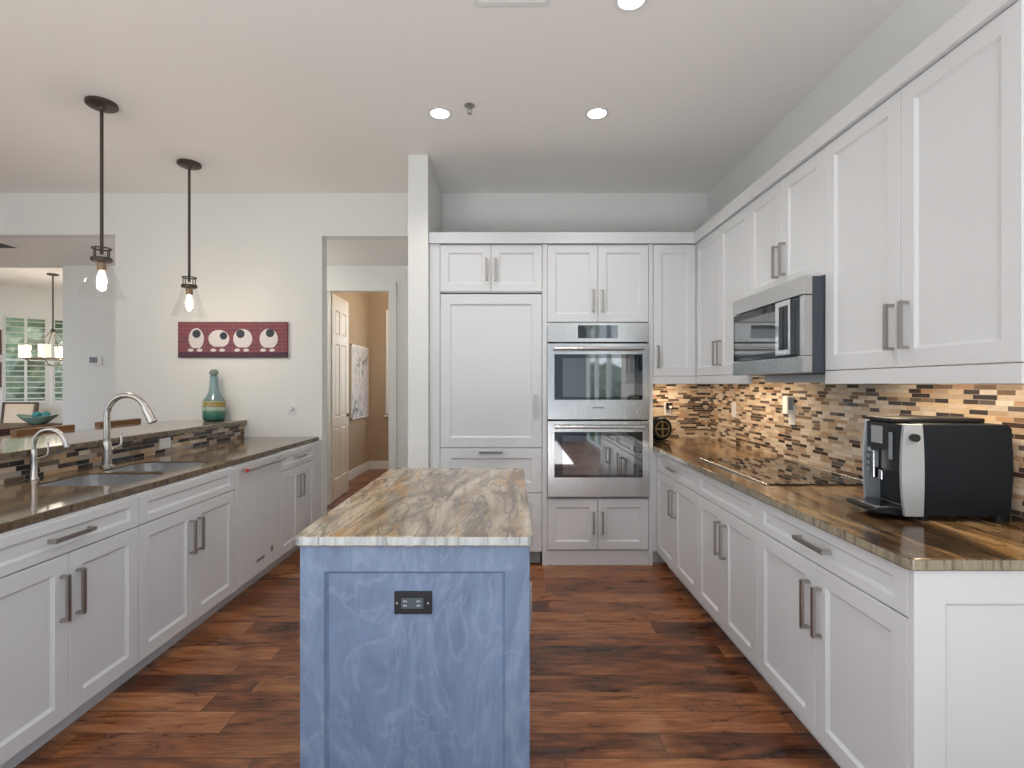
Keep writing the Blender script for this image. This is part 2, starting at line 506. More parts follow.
class MB:
    """collects shapes and links them as one mesh object"""

    def __init__(self):
        self.bm = bmesh.new()

    def box(self, x0, x1, y0, y1, z0, z1, bev=0.0, seg=2, mx=None):
        b = bmesh.new()
        bmesh.ops.create_cube(b, size=1.0)
        for v in b.verts:
            v.co = Vector(((x0 + x1) / 2 + v.co.x * (x1 - x0), (y0 + y1) / 2 + v.co.y * (y1 - y0), (z0 + z1) / 2 + v.co.z * (z1 - z0)))
        if bev > 0:
            bmesh.ops.bevel(b, geom=list(b.edges), offset=bev, segments=seg, profile=0.5, affect='EDGES')
        self.merge(b, mx)
        return self

    def merge(self, b, mx=None):
        if mx is not None:
            bmesh.ops.transform(b, matrix=mx, verts=b.verts)
        me = bpy.data.meshes.new('tmp')
        b.to_mesh(me)
        b.free()
        self.bm.from_mesh(me)
        bpy.data.meshes.remove(me)

    def rings(self, rings, cap=True, closed=False, mx=None):
        b = bmesh.new()
        vr = [[b.verts.new(p) for p in ring] for ring in rings]
        n = len(vr[0])
        pairs = list(zip(vr[:-1], vr[1:]))
        if closed:
            pairs.append((vr[-1], vr[0]))
        for a, c in pairs:
            for i in range(n):
                j = (i + 1) % n
                try:
                    b.faces.new((a[i], a[j], c[j], c[i]))
                except ValueError:
                    pass
        if cap and not closed:
            b.faces.new(list(reversed(vr[0])))
            b.faces.new(vr[-1])
        bmesh.ops.recalc_face_normals(b, faces=b.faces)
        self.merge(b, mx)
        return self

    def cyl(self, p0, p1, r0, r1=None, n=20, cap=True):
        r1 = r0 if r1 is None else r1
        p0, p1 = Vector(p0), Vector(p1)
        d = (p1 - p0).normalized()
        a = d.orthogonal().normalized()
        c = d.cross(a)
        ring = lambda p, r: [p + a * (r * math.cos(2 * PI * i / n)) + c * (r * math.sin(2 * PI * i / n)) for i in range(n)]
        return self.rings([ring(p0, r0), ring(p1, r1)], cap)

    def tube(self, pts, r, n=14, closed=False):
        pts = [Vector(p) for p in pts]
        rs = r if isinstance(r, (list, tuple)) else [r] * len(pts)
        rings = []
        prev = None
        m = len(pts)
        for i, p in enumerate(pts):
            if closed:
                t = (pts[(i + 1) % m] - pts[i - 1]).normalized()
            else:
                t = (pts[min(i + 1, m - 1)] - pts[max(i - 1, 0)]).normalized()
            if prev is None:
                a = t.orthogonal().normalized()
            else:
                a = (prev - t * prev.dot(t)).normalized()
            prev = a
            c = t.cross(a)
            rings.append([p + a * (rs[i] * math.cos(2 * PI * k / n)) + c * (rs[i] * math.sin(2 * PI * k / n)) for k in range(n)])
        return self.rings(rings, True, closed)

    def lathe(self, prof, n=32, centre=(0, 0, 0), cap=True, squash=(1, 1)):
        cx, cy, cz = centre
        rings = [[(cx + squash[0] * r * math.cos(2 * PI * i / n), cy + squash[1] * r * math.sin(2 * PI * i / n), cz + z) for i in range(n)] for r, z in prof]
        return self.rings(rings, cap)

    def prism(self, poly, axis, a0, a1, bev=0.0, mx=None):
        """poly of 2-d points extruded along axis 'x','y' or 'z'"""
        def P(p, a):
            return {'x': (a, p[0], p[1]), 'y': (p[0], a, p[1]), 'z': (p[0], p[1], a)}[axis]
        b = bmesh.new()
        lo = [b.verts.new(P(p, a0)) for p in poly]
        hi = [b.verts.new(P(p, a1)) for p in poly]
        n = len(poly)
        b.faces.new(lo)
        b.faces.new(list(reversed(hi)))
        for i in range(n):
            j = (i + 1) % n
            b.faces.new((lo[i], hi[i], hi[j], lo[j]))
        bmesh.ops.recalc_face_normals(b, faces=b.faces)
        if bev > 0:
            bmesh.ops.bevel(b, geom=list(b.edges), offset=bev, segments=2, profile=0.5, affect='EDGES')
        self.merge(b, mx)
        return self

    def shaker(self, x0, x1, z0, z1, t=0.02, rail=0.062, bev=0.011, depth=0.010, y=0.0, mx=None, tops=None):
        """framed panel: front face at y, recess in the middle"""
        rt = tops if tops is not None else rail
        rect = lambda i, k, yy: [(x0 + i, yy, z0 + k), (x1 - i, yy, z0 + k), (x1 - i, yy, z1 - k), (x0 + i, yy, z1 - k)]
        e = 0.0018
        rs = [rect(0, 0, y + t), rect(0, 0, y + e), rect(e, e, y), rect(rail, rt, y), rect(rail + 0.001, rt + 0.001, y + 0.003),
              rect(rail + bev, rt + bev, y + depth)]
        return self.rings(rs, True, False, mx)

    def build(self, name, mat, parent=None, smooth=False, loc=None):
        me = bpy.data.meshes.new(name)
        self.bm.to_mesh(me)
        self.bm.free()
        me.materials.append(MAT[mat] if isinstance(mat, str) else mat)
        if smooth:
            for p in me.polygons:
                p.use_smooth = True
            try:
                me.set_sharp_from_angle(angle=R(40))
            except Exception:
                pass
        o = bpy.data.objects.new(name, me)
        COL.objects.link(o)
        if loc is not None:
            o.location = loc
        if parent is not None:
            o.parent = parent
        return o


def tag(o, label, cat, group=None, kind=None):
    if label:
        o['label'] = label
    if cat:
        o['category'] = cat
    if group:
        o['group'] = group
    if kind:
        o['kind'] = kind
    return o


def thing(name, label, cat, loc=(0, 0, 0), rotz=0.0, group=None):
    o = bpy.data.objects.new(name, None)
    o.empty_display_size = 0.1
    o.location = loc
    o.rotation_euler = (0, 0, rotz)
    COL.objects.link(o)
    return tag(o, label, cat, group)


def struct(name, mb, mat, parent=None):
    o = mb.build(name, mat, parent)
    if parent is None:
        o['kind'] = 'structure'
    return o


def bx(*a, **k):
    return MB().box(*a, **k)


def dup(root, loc, label, rotz=None):
    r = root.copy()
    COL.objects.link(r)
    r.location = loc
    if rotz is not None:
        r.rotation_euler = (0, 0, rotz)
    r['label'] = label
    for ch in list(root.children):
        c = ch.copy()
        COL.objects.link(c)
        c.parent = r
        for g in list(ch.children):
            d = g.copy()
            COL.objects.link(d)
            d.parent = c
    return r


# ================================================================== the room
HALL_Y0, HALL_Y1 = YB + 0.12, 5.95
HCEIL = 2.745
struct('floor', bx(-11.0, XR + 0.15, YN - 0.1, 11.2, -0.1, 0.0), 'floor')
struct('ceiling', bx(XL - 0.1, XR + 0.12, YN - 0.1, YB, CEIL, CEIL + 0.12), 'ceiling')
struct('ceiling_hall', bx(-11.0, -0.5, YB + 0.121, HALL_Y1, HCEIL, HCEIL + 0.12), 'ceiling')
struct('ceiling_nook', bx(-11.0, -5.023, HALL_Y1 + 0.121, 11.2, CEIL, CEIL + 0.12), 'ceiling')
struct('wall_right', bx(XR, XR + 0.12, -0.5, YB + 0.12, 0, CEIL), 'wall')
struct('wall_right_header', bx(XR, XR + 0.12, YN, -0.5, 2.72, CEIL), 'wall')
w6 = struct('window_6', bx(XR + 0.02, XR + 0.10, YN, -0.5, 0.0, 0.08), 'trim')
for y in (YN + 0.04, -3.3, -1.9, -0.54):
    bx(XR + 0.02, XR + 0.10, y - 0.04, y + 0.04, 0.08, 2.72).build('mullion', 'trim', w6)
bx(XR + 0.055, XR + 0.06, YN, -0.5, 0.08, 2.72).build('pane', 'pane', w6)
struct('wall_back_kitchen', bx(-0.631, XR, YB, YB + 0.12, 0, CEIL), 'wall')
struct('wall_back', bx(-3.586, -1.716, YB, YB + 0.12, 0, CEIL), 'wall')
struct('wall_back_header', bx(-1.716, -0.784, YB, YB + 0.12, 2.727, CEIL), 'wall')
struct('wall_fin', bx(-0.783, -0.6325, 3.916, YB + 0.12, 0, CEIL), 'wall')
struct('wall_opening_header', bx(-5.7, -3.586, YB, YB + 0.12, 2.74, CEIL), 'wall')
struct('wall_back_far_left', bx(XL, -5.7, YB, YB + 0.12, 0, CEIL), 'wall')

# hall behind
m = MB()
m.box(-5.143, -2.125, HALL_Y1, HALL_Y1 + 0.12, 0, HCEIL + 0.34)
struct('wall_hall', m, 'wall')
struct('wall_hall_right', bx(-1.40, -0.5, HALL_Y1, HALL_Y1 + 0.12, 0, HCEIL + 0.34), 'wall')
struct('wall_hall_door_header', bx(-2.125, -1.40, HALL_Y1, HALL_Y1 + 0.12, 2.46, HCEIL + 0.34), 'wall')
struct('wall_hall_end', bx(-0.60, -0.5, YB + 0.121, HALL_Y1, 0, HCEIL), 'wall')
struct('wall_nook_header', bx(-11.0, -5.143, HALL_Y1, HALL_Y1 + 0.12, HCEIL, CEIL), 'wall')
struct('wall_nook_right', bx(-5.143, -5.023, HALL_Y1 + 0.121, 11.1, 0, CEIL), 'wall')

# back room through the door
struct('wall_den_left', bx(-2.47, -2.35, HALL_Y1 + 0.121, 8.5, 0, 3.04), 'beige')
m = MB()
m.box(-2.47, -2.01, 8.5, 8.62, 0, 3.04)
struct('wall_den_back', m, 'beige')
struct('wall_den_back_right', bx(-1.10, -0.5, 8.5, 8.62, 0, 3.04), 'beige')
struct('wall_den_sill', bx(-2.01, -1.10, 8.5, 8.62, 0, 0.88), 'beige')
struct('wall_den_top', bx(-2.01, -1.10, 8.5, 8.62, 2.62, 3.04), 'beige')
struct('wall_den_right', bx(-0.62, -0.5, HALL_Y1 + 0.121, 8.5, 0, 3.04), 'beige')
struct('ceiling_den', bx(-2.47, -0.5, HALL_Y1 + 0.121, 8.62, 3.041, 3.1), 'ceiling')
struct('baseboard_den_left', bx(-2.349, -2.333, 6.2, 8.48, 0, 0.135, bev=0.004), 'trim')
struct('baseboard_den_back', bx(-2.332, -0.63, 8.482, 8.499, 0, 0.135, bev=0.004), 'trim')
w3 = struct('window_3', bx(-2.06, -1.995, 8.478, 8.499, 0.9, 2.6, bev=0.004), 'trim')
bx(-2.08, -1.05, 8.46, 8.499, 0.855, 0.885, bev=0.004).build('sill', 'trim', w3)
bx(-1.99, -1.11, 8.55, 8.556, 0.885, 2.6).build('pane', 'pane', w3)

# great room shell behind and beside the camera: glass walls for the daylight
ZW = 2.72
for i, (x0, x1) in enumerate(((XL, -5.6), (-2.8, XR + 0.12))):
    struct('wall_rear_%s' % ('left', 'right')[i], bx(x0, x1, YN - 0.1, YN, 0, CEIL), 'rear_wall')
struct('wall_rear_header', bx(-5.6, -2.8, YN - 0.1, YN, ZW, CEIL), 'rear_wall')
wr = struct('window_4', bx(-5.6, -2.8, YN - 0.09, YN - 0.01, 0.0, 0.08), 'trim')
for x in (-5.56, -4.2, -2.84):
    bx(x - 0.04, x + 0.04, YN - 0.09, YN - 0.01, 0.08, ZW).build('mullion', 'trim', wr)
bx(-5.6, -2.8, YN - 0.055, YN - 0.05, 0.08, ZW).build('pane', 'pane', wr)
for i, (y0, y1) in enumerate(((YN, -3.6), (-0.5, YB + 0.12))):
    struct('wall_left_%s' % ('rear', 'front')[i], bx(XL - 0.1, XL, y0, y1, 0, CEIL), 'wall')
struct('wall_left_header', bx(XL - 0.1, XL, -3.6, -0.5, ZW, CEIL), 'wall')
wl_ = struct('window_5', bx(XL - 0.09, XL - 0.01, -3.6, -0.5, 0.0, 0.08), 'trim')
for y in (-3.56, -2.05, -0.54):
    bx(XL - 0.09, XL - 0.01, y - 0.04, y + 0.04, 0.08, ZW).build('mullion', 'trim', wl_)
bx(XL - 0.055, XL - 0.05, -3.6, -0.5, 0.08, ZW).build('pane', 'pane', wl_)

# nook: angled window wall with shutters
ND = math.atan2(0.594, 0.8045)
nook = Matrix.Translation((-8.92, 9.06, 0)) @ Matrix.Rotation(ND, 4, 'Z')


def at_nook(o):
    o.matrix_world = nook
    return o


WZ0, WZ1 = 1.04, 2.60
m = MB()
for a in ((-1.9, 1.75, 0.0, WZ0), (-1.9, 1.75, WZ1, CEIL)):
    m.box(a[0], a[1], 0, 0.12, a[2], a[3])
for a in ((-1.9, 0.035), (0.62, 0.685), (1.25, 1.75)):
    m.box(a[0], a[1], 0, 0.12, WZ0, WZ1)
bmesh.ops.remove_doubles(m.bm, verts=m.bm.verts, dist=1e-5)
at_nook(struct('wall_nook_window', m, 'wall'))
struct('wall_nook_left', bx(-10.6, -10.5, HALL_Y1 + 0.121, 8.0, 0, CEIL), 'wall')
struct('wall_nook_back', bx(-7.6, -5.143, 10.13, 10.25, 0, CEIL), 'wall')


def shutter_window(name, x0, x1, leaves):
    m = MB()
    m.box(x0, x0 + 0.012, -0.012, 0.10, WZ0, WZ1)
    m.box(x1 - 0.012, x1, -0.012, 0.10, WZ0, WZ1)
    m.box(x0, x1, -0.012, 0.10, WZ1 - 0.012, WZ1)
    m.box(x0, x1, -0.012, 0.10, WZ0, WZ0 + 0.012)
    w = at_nook(struct(name, m, 'trim'))
    MB().box(x0 + 0.01, x1 - 0.01, 0.07, 0.075, WZ0 + 0.01, WZ1 - 0.01).build('pane', 'pane', w)
    lw = (x1 - x0 - 0.03) / leaves
    for k in range(leaves):
        a = x0 + 0.015 + k * lw
        c = a + lw
        s = MB()
        s.box(a, a + 0.018, 0.0, 0.03, WZ0 + 0.015, WZ1 - 0.015)
        s.box(c - 0.018, c, 0.0, 0.03, WZ0 + 0.015, WZ1 - 0.015)
        for z in (WZ0 + 0.015, 1.80, WZ1 - 0.045):
            s.box(a, c, 0.002, 0.028, z, z + 0.035)
        z = WZ0 + 0.09
        while z < WZ1 - 0.07:
            if abs(z - 1.815) > 0.05:
                mx = Matrix.Translation((0, 0.015, z)) @ Matrix.Rotation(R(12), 4, 'X')
                s.box(a + 0.014, c - 0.014, -0.032, 0.032, -0.005, 0.005, mx=mx)
            z += 0.098
        s.build('shutter_panel', 'trim', w)


shutter_window('window_1', 0.035, 0.62, 2)
shutter_window('window_2', 0.685, 1.25, 2)

# outside
struct('ground', bx(-40, 30, -40, 40, -0.3, -0.12), 'lawn')


def hedge(name, label, pts, rad, mat, seed):
    rnd = random.Random(seed)
    m = MB()
    for (x, y, z) in pts:
        b = bmesh.new()
        bmesh.ops.create_icosphere(b, subdivisions=3, radius=1.0)
        sx = rad * rnd.uniform(0.85, 1.2)
        for v in b.verts:
            k = 1 + rnd.uniform(-0.16, 0.16)
            v.co = Vector((x + v.co.x * sx * k, y + v.co.y * sx * k, z + v.co.z * rad * k * 1.1))
        m.merge(b)
    o = m.build(name, mat)
    return tag(o, label, 'hedge', None, 'stuff')


hedge('hedge', 'green leafy hedge outside the shuttered dining windows',
      [(-13.0 + 1.0 * i, 12.1 + 0.55 * i, z) for i in range(6) for z in (0.5, 1.6, 2.7, 3.6)], 1.0, 'hedge', 3)
hedge('hedge', 'green garden hedge outside the rear glass wall, seen mirrored in the oven door',
      [(-7.5 + 1.5 * i, -9.5, z) for i in range(8) for z in (0.3, 0.9)], 1.05, 'hedge', 5)

hedge('hedge', 'green garden hedge outside the right glass wall behind the camera',
      [(6.5, -9.0 + 1.5 * i, z) for i in range(7) for z in (0.3, 0.9)], 1.0, 'hedge', 8)

# ================================================================== cabinetry helpers


def handle(parent, x, z, length, vertical=True, proj=0.033, w=0.016, y=0.0):
    """flat U-shaped bar pull standing off the front at y"""
    h = length / 2
    t = 0.010
    prof = [(-h, 0), (-h, -proj), (h, -proj), (h, 0), (h - t, 0), (h - t, -proj + t), (-h + t, -proj + t), (-h + t, 0)]
    m = MB()
    if vertical:
        m.prism([(y + b, z + a) for a, b in prof], 'x', x - w / 2, x + w / 2)
    else:
        m.prism([(x + a, y + b) for a, b in prof], 'z', z - w / 2, z + w / 2)
    return m.build('handle', 'nickel', parent)


def door(parent, x0, x1, z0, z1, hx=None, hz=None, hl=0.17, rail=0.062):
    d = MB().shaker(x0 + 0.0015, x1 - 0.0015, z0, z1, rail=rail).build('door', 'cabinet', parent)
    if hx is not None:
        handle(d, hx, hz, hl, True)
    return d


def drawer(parent, x0, x1, z0, z1, pull=True, hl=0.19, name='drawer'):
    d = MB().shaker(x0 + 0.0015, x1 - 0.0015, z0, z1, rail=0.055, tops=0.036).build(name, 'cabinet', parent)
    if pull:
        handle(d, (x0 + x1) / 2, (z0 + z1) / 2, hl, False)
    return d


def base_cabinet(label, loc, rotz, w, depth, pull=True, toe=0.085, top=0.879):
    t = thing('base_cabinet', label, 'cabinet', loc, rotz, 'white base cabinets')
    bx(0.001, w - 0.001, 0.022, depth, 0.10, top).build('body', 'cabinet', t)
    if top < 0.879:
        bx(0.001, w - 0.001, 0.022, 0.04, top, 0.879).build('front_rail', 'cabinet', t)
    bx(0.001, w - 0.001, toe, toe + 0.018, 0.0, 0.10).build('toe_kick', 'cabinet', t)
    drawer(t, 0, w, 0.738, 0.872, pull, name='drawer' if pull else 'false_drawer_front')
    h = w / 2
    door(t, 0, h, 0.105, 0.733, h - 0.036, 0.572, 0.178)
    door(t, h, w, 0.105, 0.733, h + 0.036, 0.572, 0.178)
    return t


# ------------------------------------------------------------------ right run (range side)
XF = 1.105                       # door fronts of the base run
RD = XR - XF - 0.002
rot_r = R(-90)
b_far = base_cabinet('white base cabinet with drawer in the corner beside the double oven', (XF, 3.979, 0), rot_r, 0.874, RD)
b_mid = base_cabinet('white base cabinet with two doors directly under the cooktop', (XF, 3.104, 0), rot_r, 0.76, RD, pull=False)
b_near = base_cabinet('white base cabinet with drawer under the coffee machine', (XF, 2.343, 0), rot_r, 0.892, RD)
# finished end of the run, facing the camera
MB().shaker(XF, XR - 0.002, 0.0, 0.879, rail=0.085, tops=0.092, y=1.428, t=0.021,
            mx=Matrix.Rotation(-rot_r, 4, 'Z') @ Matrix.Translation((-XF, -2.343, 0))).build('end_panel', 'cabinet', b_near)

# countertop along the right wall
m = MB()
m.prism([(1.082, 1.428), (1.095, 1.415), (XR - 0.002, 1.415), (XR - 0.002, YB - 0.002), (1.082, YB - 0.002)], 'z', 0.880, 0.914, bev=0.004)
tag(m.build('countertop', 'g_right'), 'brown and gold streaked granite countertop along the right wall under the coffee machine', 'countertop')

# mosaic behind the range
tag(bx(XR - 0.010, XR - 0.001, 1.417, YB - 0.012, 0.9145, 1.448).build('mosaic_backsplash', 'tile_range'),
    'tan and brown strip mosaic backsplash along the right wall behind the cooktop', 'backsplash')
tag(bx(1.081, XR - 0.011, YB - 0.010, YB - 0.001, 0.9145, 1.448).build('mosaic_backsplash', 'tile_range'),
    'short tan strip mosaic backsplash on the back wall beside the double oven', 'backsplash')

# cooktop
ct = thing('cooktop', 'black glass electric cooktop with pale metal front edge set in the right countertop', 'cooktop', (1.45, 2.87, 0.9145))
bx(-0.245, 0.255, -0.43, 0.43, 0, 0.006, bev=0.002).build('glass_top', 'black_glass', ct)
bx(-0.262, -0.246, -0.432, 0.432, 0, 0.008, bev=0.002).build('front_trim', 'steel', ct)
bx(0.256, 0.266, -0.432, 0.432, 0, 0.008, bev=0.002).build('rear_trim', 'steel', ct)
for (x, y, r) in ((-0.1, -0.24, 0.10), (0.1, -0.24, 0.08), (-0.1, 0.24, 0.08), (0.1, 0.24, 0.10), (0.0, 0.0, 0.11)):
    ring = MB()
    pts = lambda rr, z: [(x + rr * math.cos(2 * PI * i / 40), y + rr * math.sin(2 * PI * i / 40), z) for i in range(40)]
    ring.rings([pts(r, 0.0061), pts(r, 0.0064), pts(r + 0.003, 0.0064), pts(r + 0.003, 0.0061)], False)
    ring.build('burner_ring', 'grey_plastic', ct)

# wall cabinets on the right
XU = 1.409
UD = XR - XU - 0.002
U0, U1 = 1.452, 2.458


def wall_cabinet(label, loc, rotz, w, depth, z0, z1, hz, rail_z=None, ndoor=2, split=None):
    t = thing('wall_cabinet', label, 'cabinet', loc, rotz, 'white wall cabinets')
    bx(0.001, w - 0.001, 0.022, depth, z0, z1 + 0.003).build('body', 'cabinet', t)
    if rail_z is not None:
        bx(0.001, w - 0.001, 0.0, 0.02, rail_z, z0 - 0.004, bev=0.001).build('light_rail', 'cabinet', t)
    if ndoor == 2:
        h = w / 2 if split is None else split
        door(t, 0, h, z0, z1, h - 0.036, hz)
        door(t, h, w, z0, z1, h + 0.036, hz)
    return t


wall_cabinet('tall white wall cabinet between the corner and the microwave', (XU, 3.979, 0), rot_r, 0.880, UD, U0, U1, 1.60, 1.391)
wall_cabinet('short white wall cabinet directly above the microwave', (XU, 3.097, 0), rot_r, 0.756, UD, 1.883, U1, 2.035)
wall_cabinet('tall white wall cabinet above the coffee machine, nearest the camera', (XU, 2.340, 0), rot_r, 0.905, UD, U0, U1, 1.60, 1.391)

# microwave over the cooktop
mw = thing('microwave_oven', 'stainless steel over-the-range microwave with dark glass door above the cooktop', 'microwave', (1.312, 3.092, 1.44), rot_r)
MW, MH = 0.749, 0.438
FT = 0.042
bx(0.003, MW - 0.003, FT + 0.001, 0.442, 0.0, MH, bev=0.003).build('body', 'slate', mw)
bx(0, MW, 0.0, FT, MH - 0.082, MH, bev=0.003).build('top_grille', 'steel', mw)
bx(0, MW, 0.0, FT, 0.0, 0.078, bev=0.003).build('bottom_trim', 'steel', mw)
bx(MW - 0.03, MW, 0.0, FT, 0.079, MH - 0.086, bev=0.003).build('side_trim', 'steel', mw)
dm = bx(0, MW - 0.032, 0.004, FT, 0.080, MH - 0.087, bev=0.003).build('door', 'black_glass', mw)
bx(0.03, MW - 0.24, 0.0, 0.0038, 0.11, MH - 0.125, bev=0.001).build('window', 'inner_glass', dm)
hm = MB()
for x0, x1, z0, z1 in ((MW - 0.205, MW - 0.072, 0.088, 0.112), (MW - 0.205, MW - 0.072, MH - 0.118, MH - 0.094)):
    hm.box(x0, x1, -0.022, 0.003, z0, z1)
hm.box(MW - 0.205, MW - 0.172, -0.022, 0.003, 0.112, MH - 0.118)
hm.box(MW - 0.088, MW - 0.072, -0.022, 0.003, 0.112, MH - 0.118)
bmesh.ops.remove_doubles(hm.bm, verts=hm.bm.verts, dist=1e-5)
hm.build('handle', 'chrome', dm)
bx(MW - 0.168, MW - 0.092, -0.001, 0.0035, 0.116, MH - 0.122).build('control_panel', 'black', mw)
bx(0.345, 0.395, -0.0012, 0.001, 0.036, 0.045).build('badge', 'grey_plastic', mw)
bx(0.06, MW - 0.06, 0.16, 0.40, -0.042, -0.001, bev=0.003).build('underside_filter', 'silver', mw)

# ------------------------------------------------------------------ back run
BD = YB - YF - 0.002
fc = thing('refrigerator_cabinet', 'white two-door cabinet above the tall refrigerator panel', 'cabinet', (-0.551, YF, 0))
bx(0.0, 0.781, 0.022, BD, 2.092, 2.461).build('body', 'cabinet', fc)
bx(-0.0785, -0.002, 0.0, BD, 0.0, 2.461).build('side_panel', 'cabinet', fc)
door(fc, 0.0, 0.3905, 2.098, 2.456, 0.356, 2.265)
door(fc, 0.3905, 0.781, 2.098, 2.456, 0.425, 2.265)

fr = thing('refrigerator', 'panel-fronted built-in refrigerator, tall white door over two freezer drawers', 'refrigerator', (-0.551, YF, 0))
bx(0.003, 0.778, 0.024, BD, 0.10, 2.08).build('body', 'cabinet', fr)
d = MB().shaker(0.002, 0.779, 0.905, 2.078, rail=0.075).build('door', 'cabinet', fr)
handle(d, 0.732, 1.222, 0.17)
d = MB().shaker(0.002, 0.779, 0.560, 0.898, rail=0.075).build('freezer_drawer', 'cabinet', fr)
handle(d, 0.39, 0.868, 0.18, False)
MB().shaker(0.002, 0.779, 0.105, 0.553, rail=0.075).build('freezer_drawer', 'cabinet', fr)
g = MB()
g.box(0.01, 0.77, 0.03, 0.05, 0.012, 0.095)
g.build('toe_grille', 'grey_plastic', fr)

oc = thing('oven_cabinet', 'tall white cabinet tower housing the double oven, doors above and below', 'cabinet', (0.232, YF, 0))
OW = 1.1 - 0.232 - 0.0    # to x = 1.100
bx(0.0, 0.036, 0.0, BD, 0.0, 2.461, bev=0.001).build('stile', 'cabinet', oc)
bx(0.815, 0.846, 0.0, BD, 0.0, 2.461, bev=0.001).build('stile', 'cabinet', oc)
bx(0.8465, 0.876, 0.006, 0.12, 0.105, 0.879).build('filler_strip', 'cabinet', oc)
bx(0.8465, 0.955, 0.07, 0.088, 0.0, 0.104).build('toe_filler', 'cabinet', oc)
bx(0.0365, 0.8145, 0.022, BD, 1.862, 2.461).build('upper_box', 'cabinet', oc)
bx(0.0365, 0.8145, 0.022, BD, 0.115, 0.515).build('lower_box', 'cabinet', oc)
bx(0.0365, 0.8145, 0.012, 0.03, 0.0, 0.112).build('toe_kick', 'cabinet', oc)
mid = 0.4255
for (x0, x1, s) in ((0.0375, mid, -1), (mid, 0.8135, 1)):
    door(oc, x0, x1, 1.866, 2.456, mid + s * 0.035, 2.025)
    door(oc, x0, x1, 0.122, 0.508, mid + s * 0.035, 0.33)

ov = thing('double_oven', 'stainless steel double wall oven with two dark glass doors in the tall white cabinet', 'oven', (0.270, YF, 0.52))
W = 0.774
bx(0.01, W - 0.01, 0.005, 0.6, 0.004, 1.335).build('body', 'dark_gap', ov)
cp = bx(0.0, W, -0.022, 0.004, 1.190, 1.336, bev=0.002).build('control_panel', 'steel', ov)
bx(0.232, 0.535, -0.0245, -0.0225, 1.218, 1.317).build('display', 'oven_glass', cp)


def oven_door(z0, z1, badge):
    dd = bx(0.0, W, -0.03, 0.003, z0, z1, bev=0.003).build('oven_door', 'steel', ov)
    h = MB()
    h.cyl((0.05, -0.075, z1 - 0.042), (W - 0.05, -0.075, z1 - 0.042), 0.012, n=18)
    h.cyl((0.075, -0.075, z1 - 0.042), (0.075, -0.029, z1 - 0.042), 0.009, n=12)
    h.cyl((W - 0.075, -0.075, z1 - 0.042), (W - 0.075, -0.029, z1 - 0.042), 0.009, n=12)
    h.build('handle', 'steel', dd, True)
    bx(0.052, W - 0.052, -0.0325, -0.0305, z0 + 0.150, z1 - 0.082).build('window_frame', 'oven_glass', dd)
    bx(0.115, W - 0.115, -0.0345, -0.0327, z0 + 0.172, z1 - 0.112).build('window', 'inner_glass', dd)
    if badge:
        bx(W / 2 - 0.045, W / 2 + 0.045, -0.0312, -0.0302, z0 + 0.085, z0 + 0.094).build('badge', 'grey_plastic', dd)


oven_door(0.600, 1.178, True)
oven_door(0.010, 0.588, False)

# upper cabinet in the back corner, one door
wc = thing('wall_cabinet', 'narrow single-door white wall cabinet in the corner beside the oven tower', 'cabinet', (1.0795, YF, 0), 0, 'white wall cabinets')
bx(0.001, 0.683, 0.022, BD - 0.01, U0, 2.461).build('body', 'cabinet', wc)
bx(0.001, 0.328, 0.0, 0.02, 1.391, U0 - 0.004, bev=0.001).build('light_rail', 'cabinet', wc)
door(wc, 0.002, 0.329, U0, 2.456, 0.036, 1.60)

# crown along the top
m = MB()
m.box(-0.63, XU - 0.021, YF - 0.022, YF + 0.10, 2.463, 2.546)
struct('trim_1', m, 'cabinet')
m = MB()
m.box(XU - 0.020, XU + 0.10, 1.434, YF + 0.10, 2.463, 2.546)
struct('trim_2', m, 'cabinet')

# ------------------------------------------------------------------ left run (sink side)
XS = -1.72
rot_l = R(90)
LD = 0.70
base_cabinet('white base cabinet at the near end of the sink run, beyond the picture edge', (XS, 0.895, 0), rot_l, 0.745, LD)
base_cabinet('white base cabinet with wide drawer, left of the sink cabinet and nearest the camera', (XS, 1.642, 0), rot_l, 0.756, LD)
base_cabinet('white sink base cabinet with blank drawer front under the double bowl', (XS, 2.400, 0), rot_l, 0.828, LD, pull=False, top=0.66)
# the sink hangs inside the box: keep the box clear of the bowls
lf = base_cabinet('narrow white base cabinet between the dishwasher and the hall doorway', (XS, 3.868, 0), rot_l, 0.672, LD)
bx(0.674, 0.828, 0.0, LD, 0.0, 0.879).build('filler_strip', 'cabinet', lf)

dw = thing('dishwasher', 'flat white panel dishwasher with long steel towel-bar handle', 'dishwasher', (XS, 3.266, 0), rot_l)
bx(0.002, 0.596, 0.024, LD, 0.10, 0.876).build('body', 'cabinet', dw)
bx(-0.036, -0.003, 0.0, LD, 0.10, 0.879).build('side_panel', 'cabinet', dw)
bx(-0.036, -0.003, 0.085, LD, 0.0, 0.099).build('toe_filler', 'cabinet', dw)
dd = bx(0.002, 0.596, 0.0, 0.022, 0.105, 0.872, bev=0.003).build('door', 'cabinet', dw)
bx(0.002, 0.596, 0.085, 0.1, 0.0, 0.10).build('toe_kick', 'cabinet', dw)
h = MB()
h.cyl((0.03, -0.045, 0.842), (0.565, -0.045, 0.842), 0.011, n=16)
h.cyl((0.05, -0.045, 0.842), (0.05, 0.001, 0.842), 0.008, n=12)
h.cyl((0.545, -0.045, 0.842), (0.545, 0.001, 0.842), 0.008, n=12)
hh = h.build('handle', 'nickel', dd, True)
MB().cyl((0.018, -0.045, 0.842), (0.0295, -0.045, 0.842), 0.0125, n=16).build('end_cap', 'red', dd)['label'] = 'red end cap'
bx(0.235, 0.345, -0.0016, 0.0, 0.185, 0.207).build('badge', 'grey_plastic', dd)['label'] = 'dark nameplate'
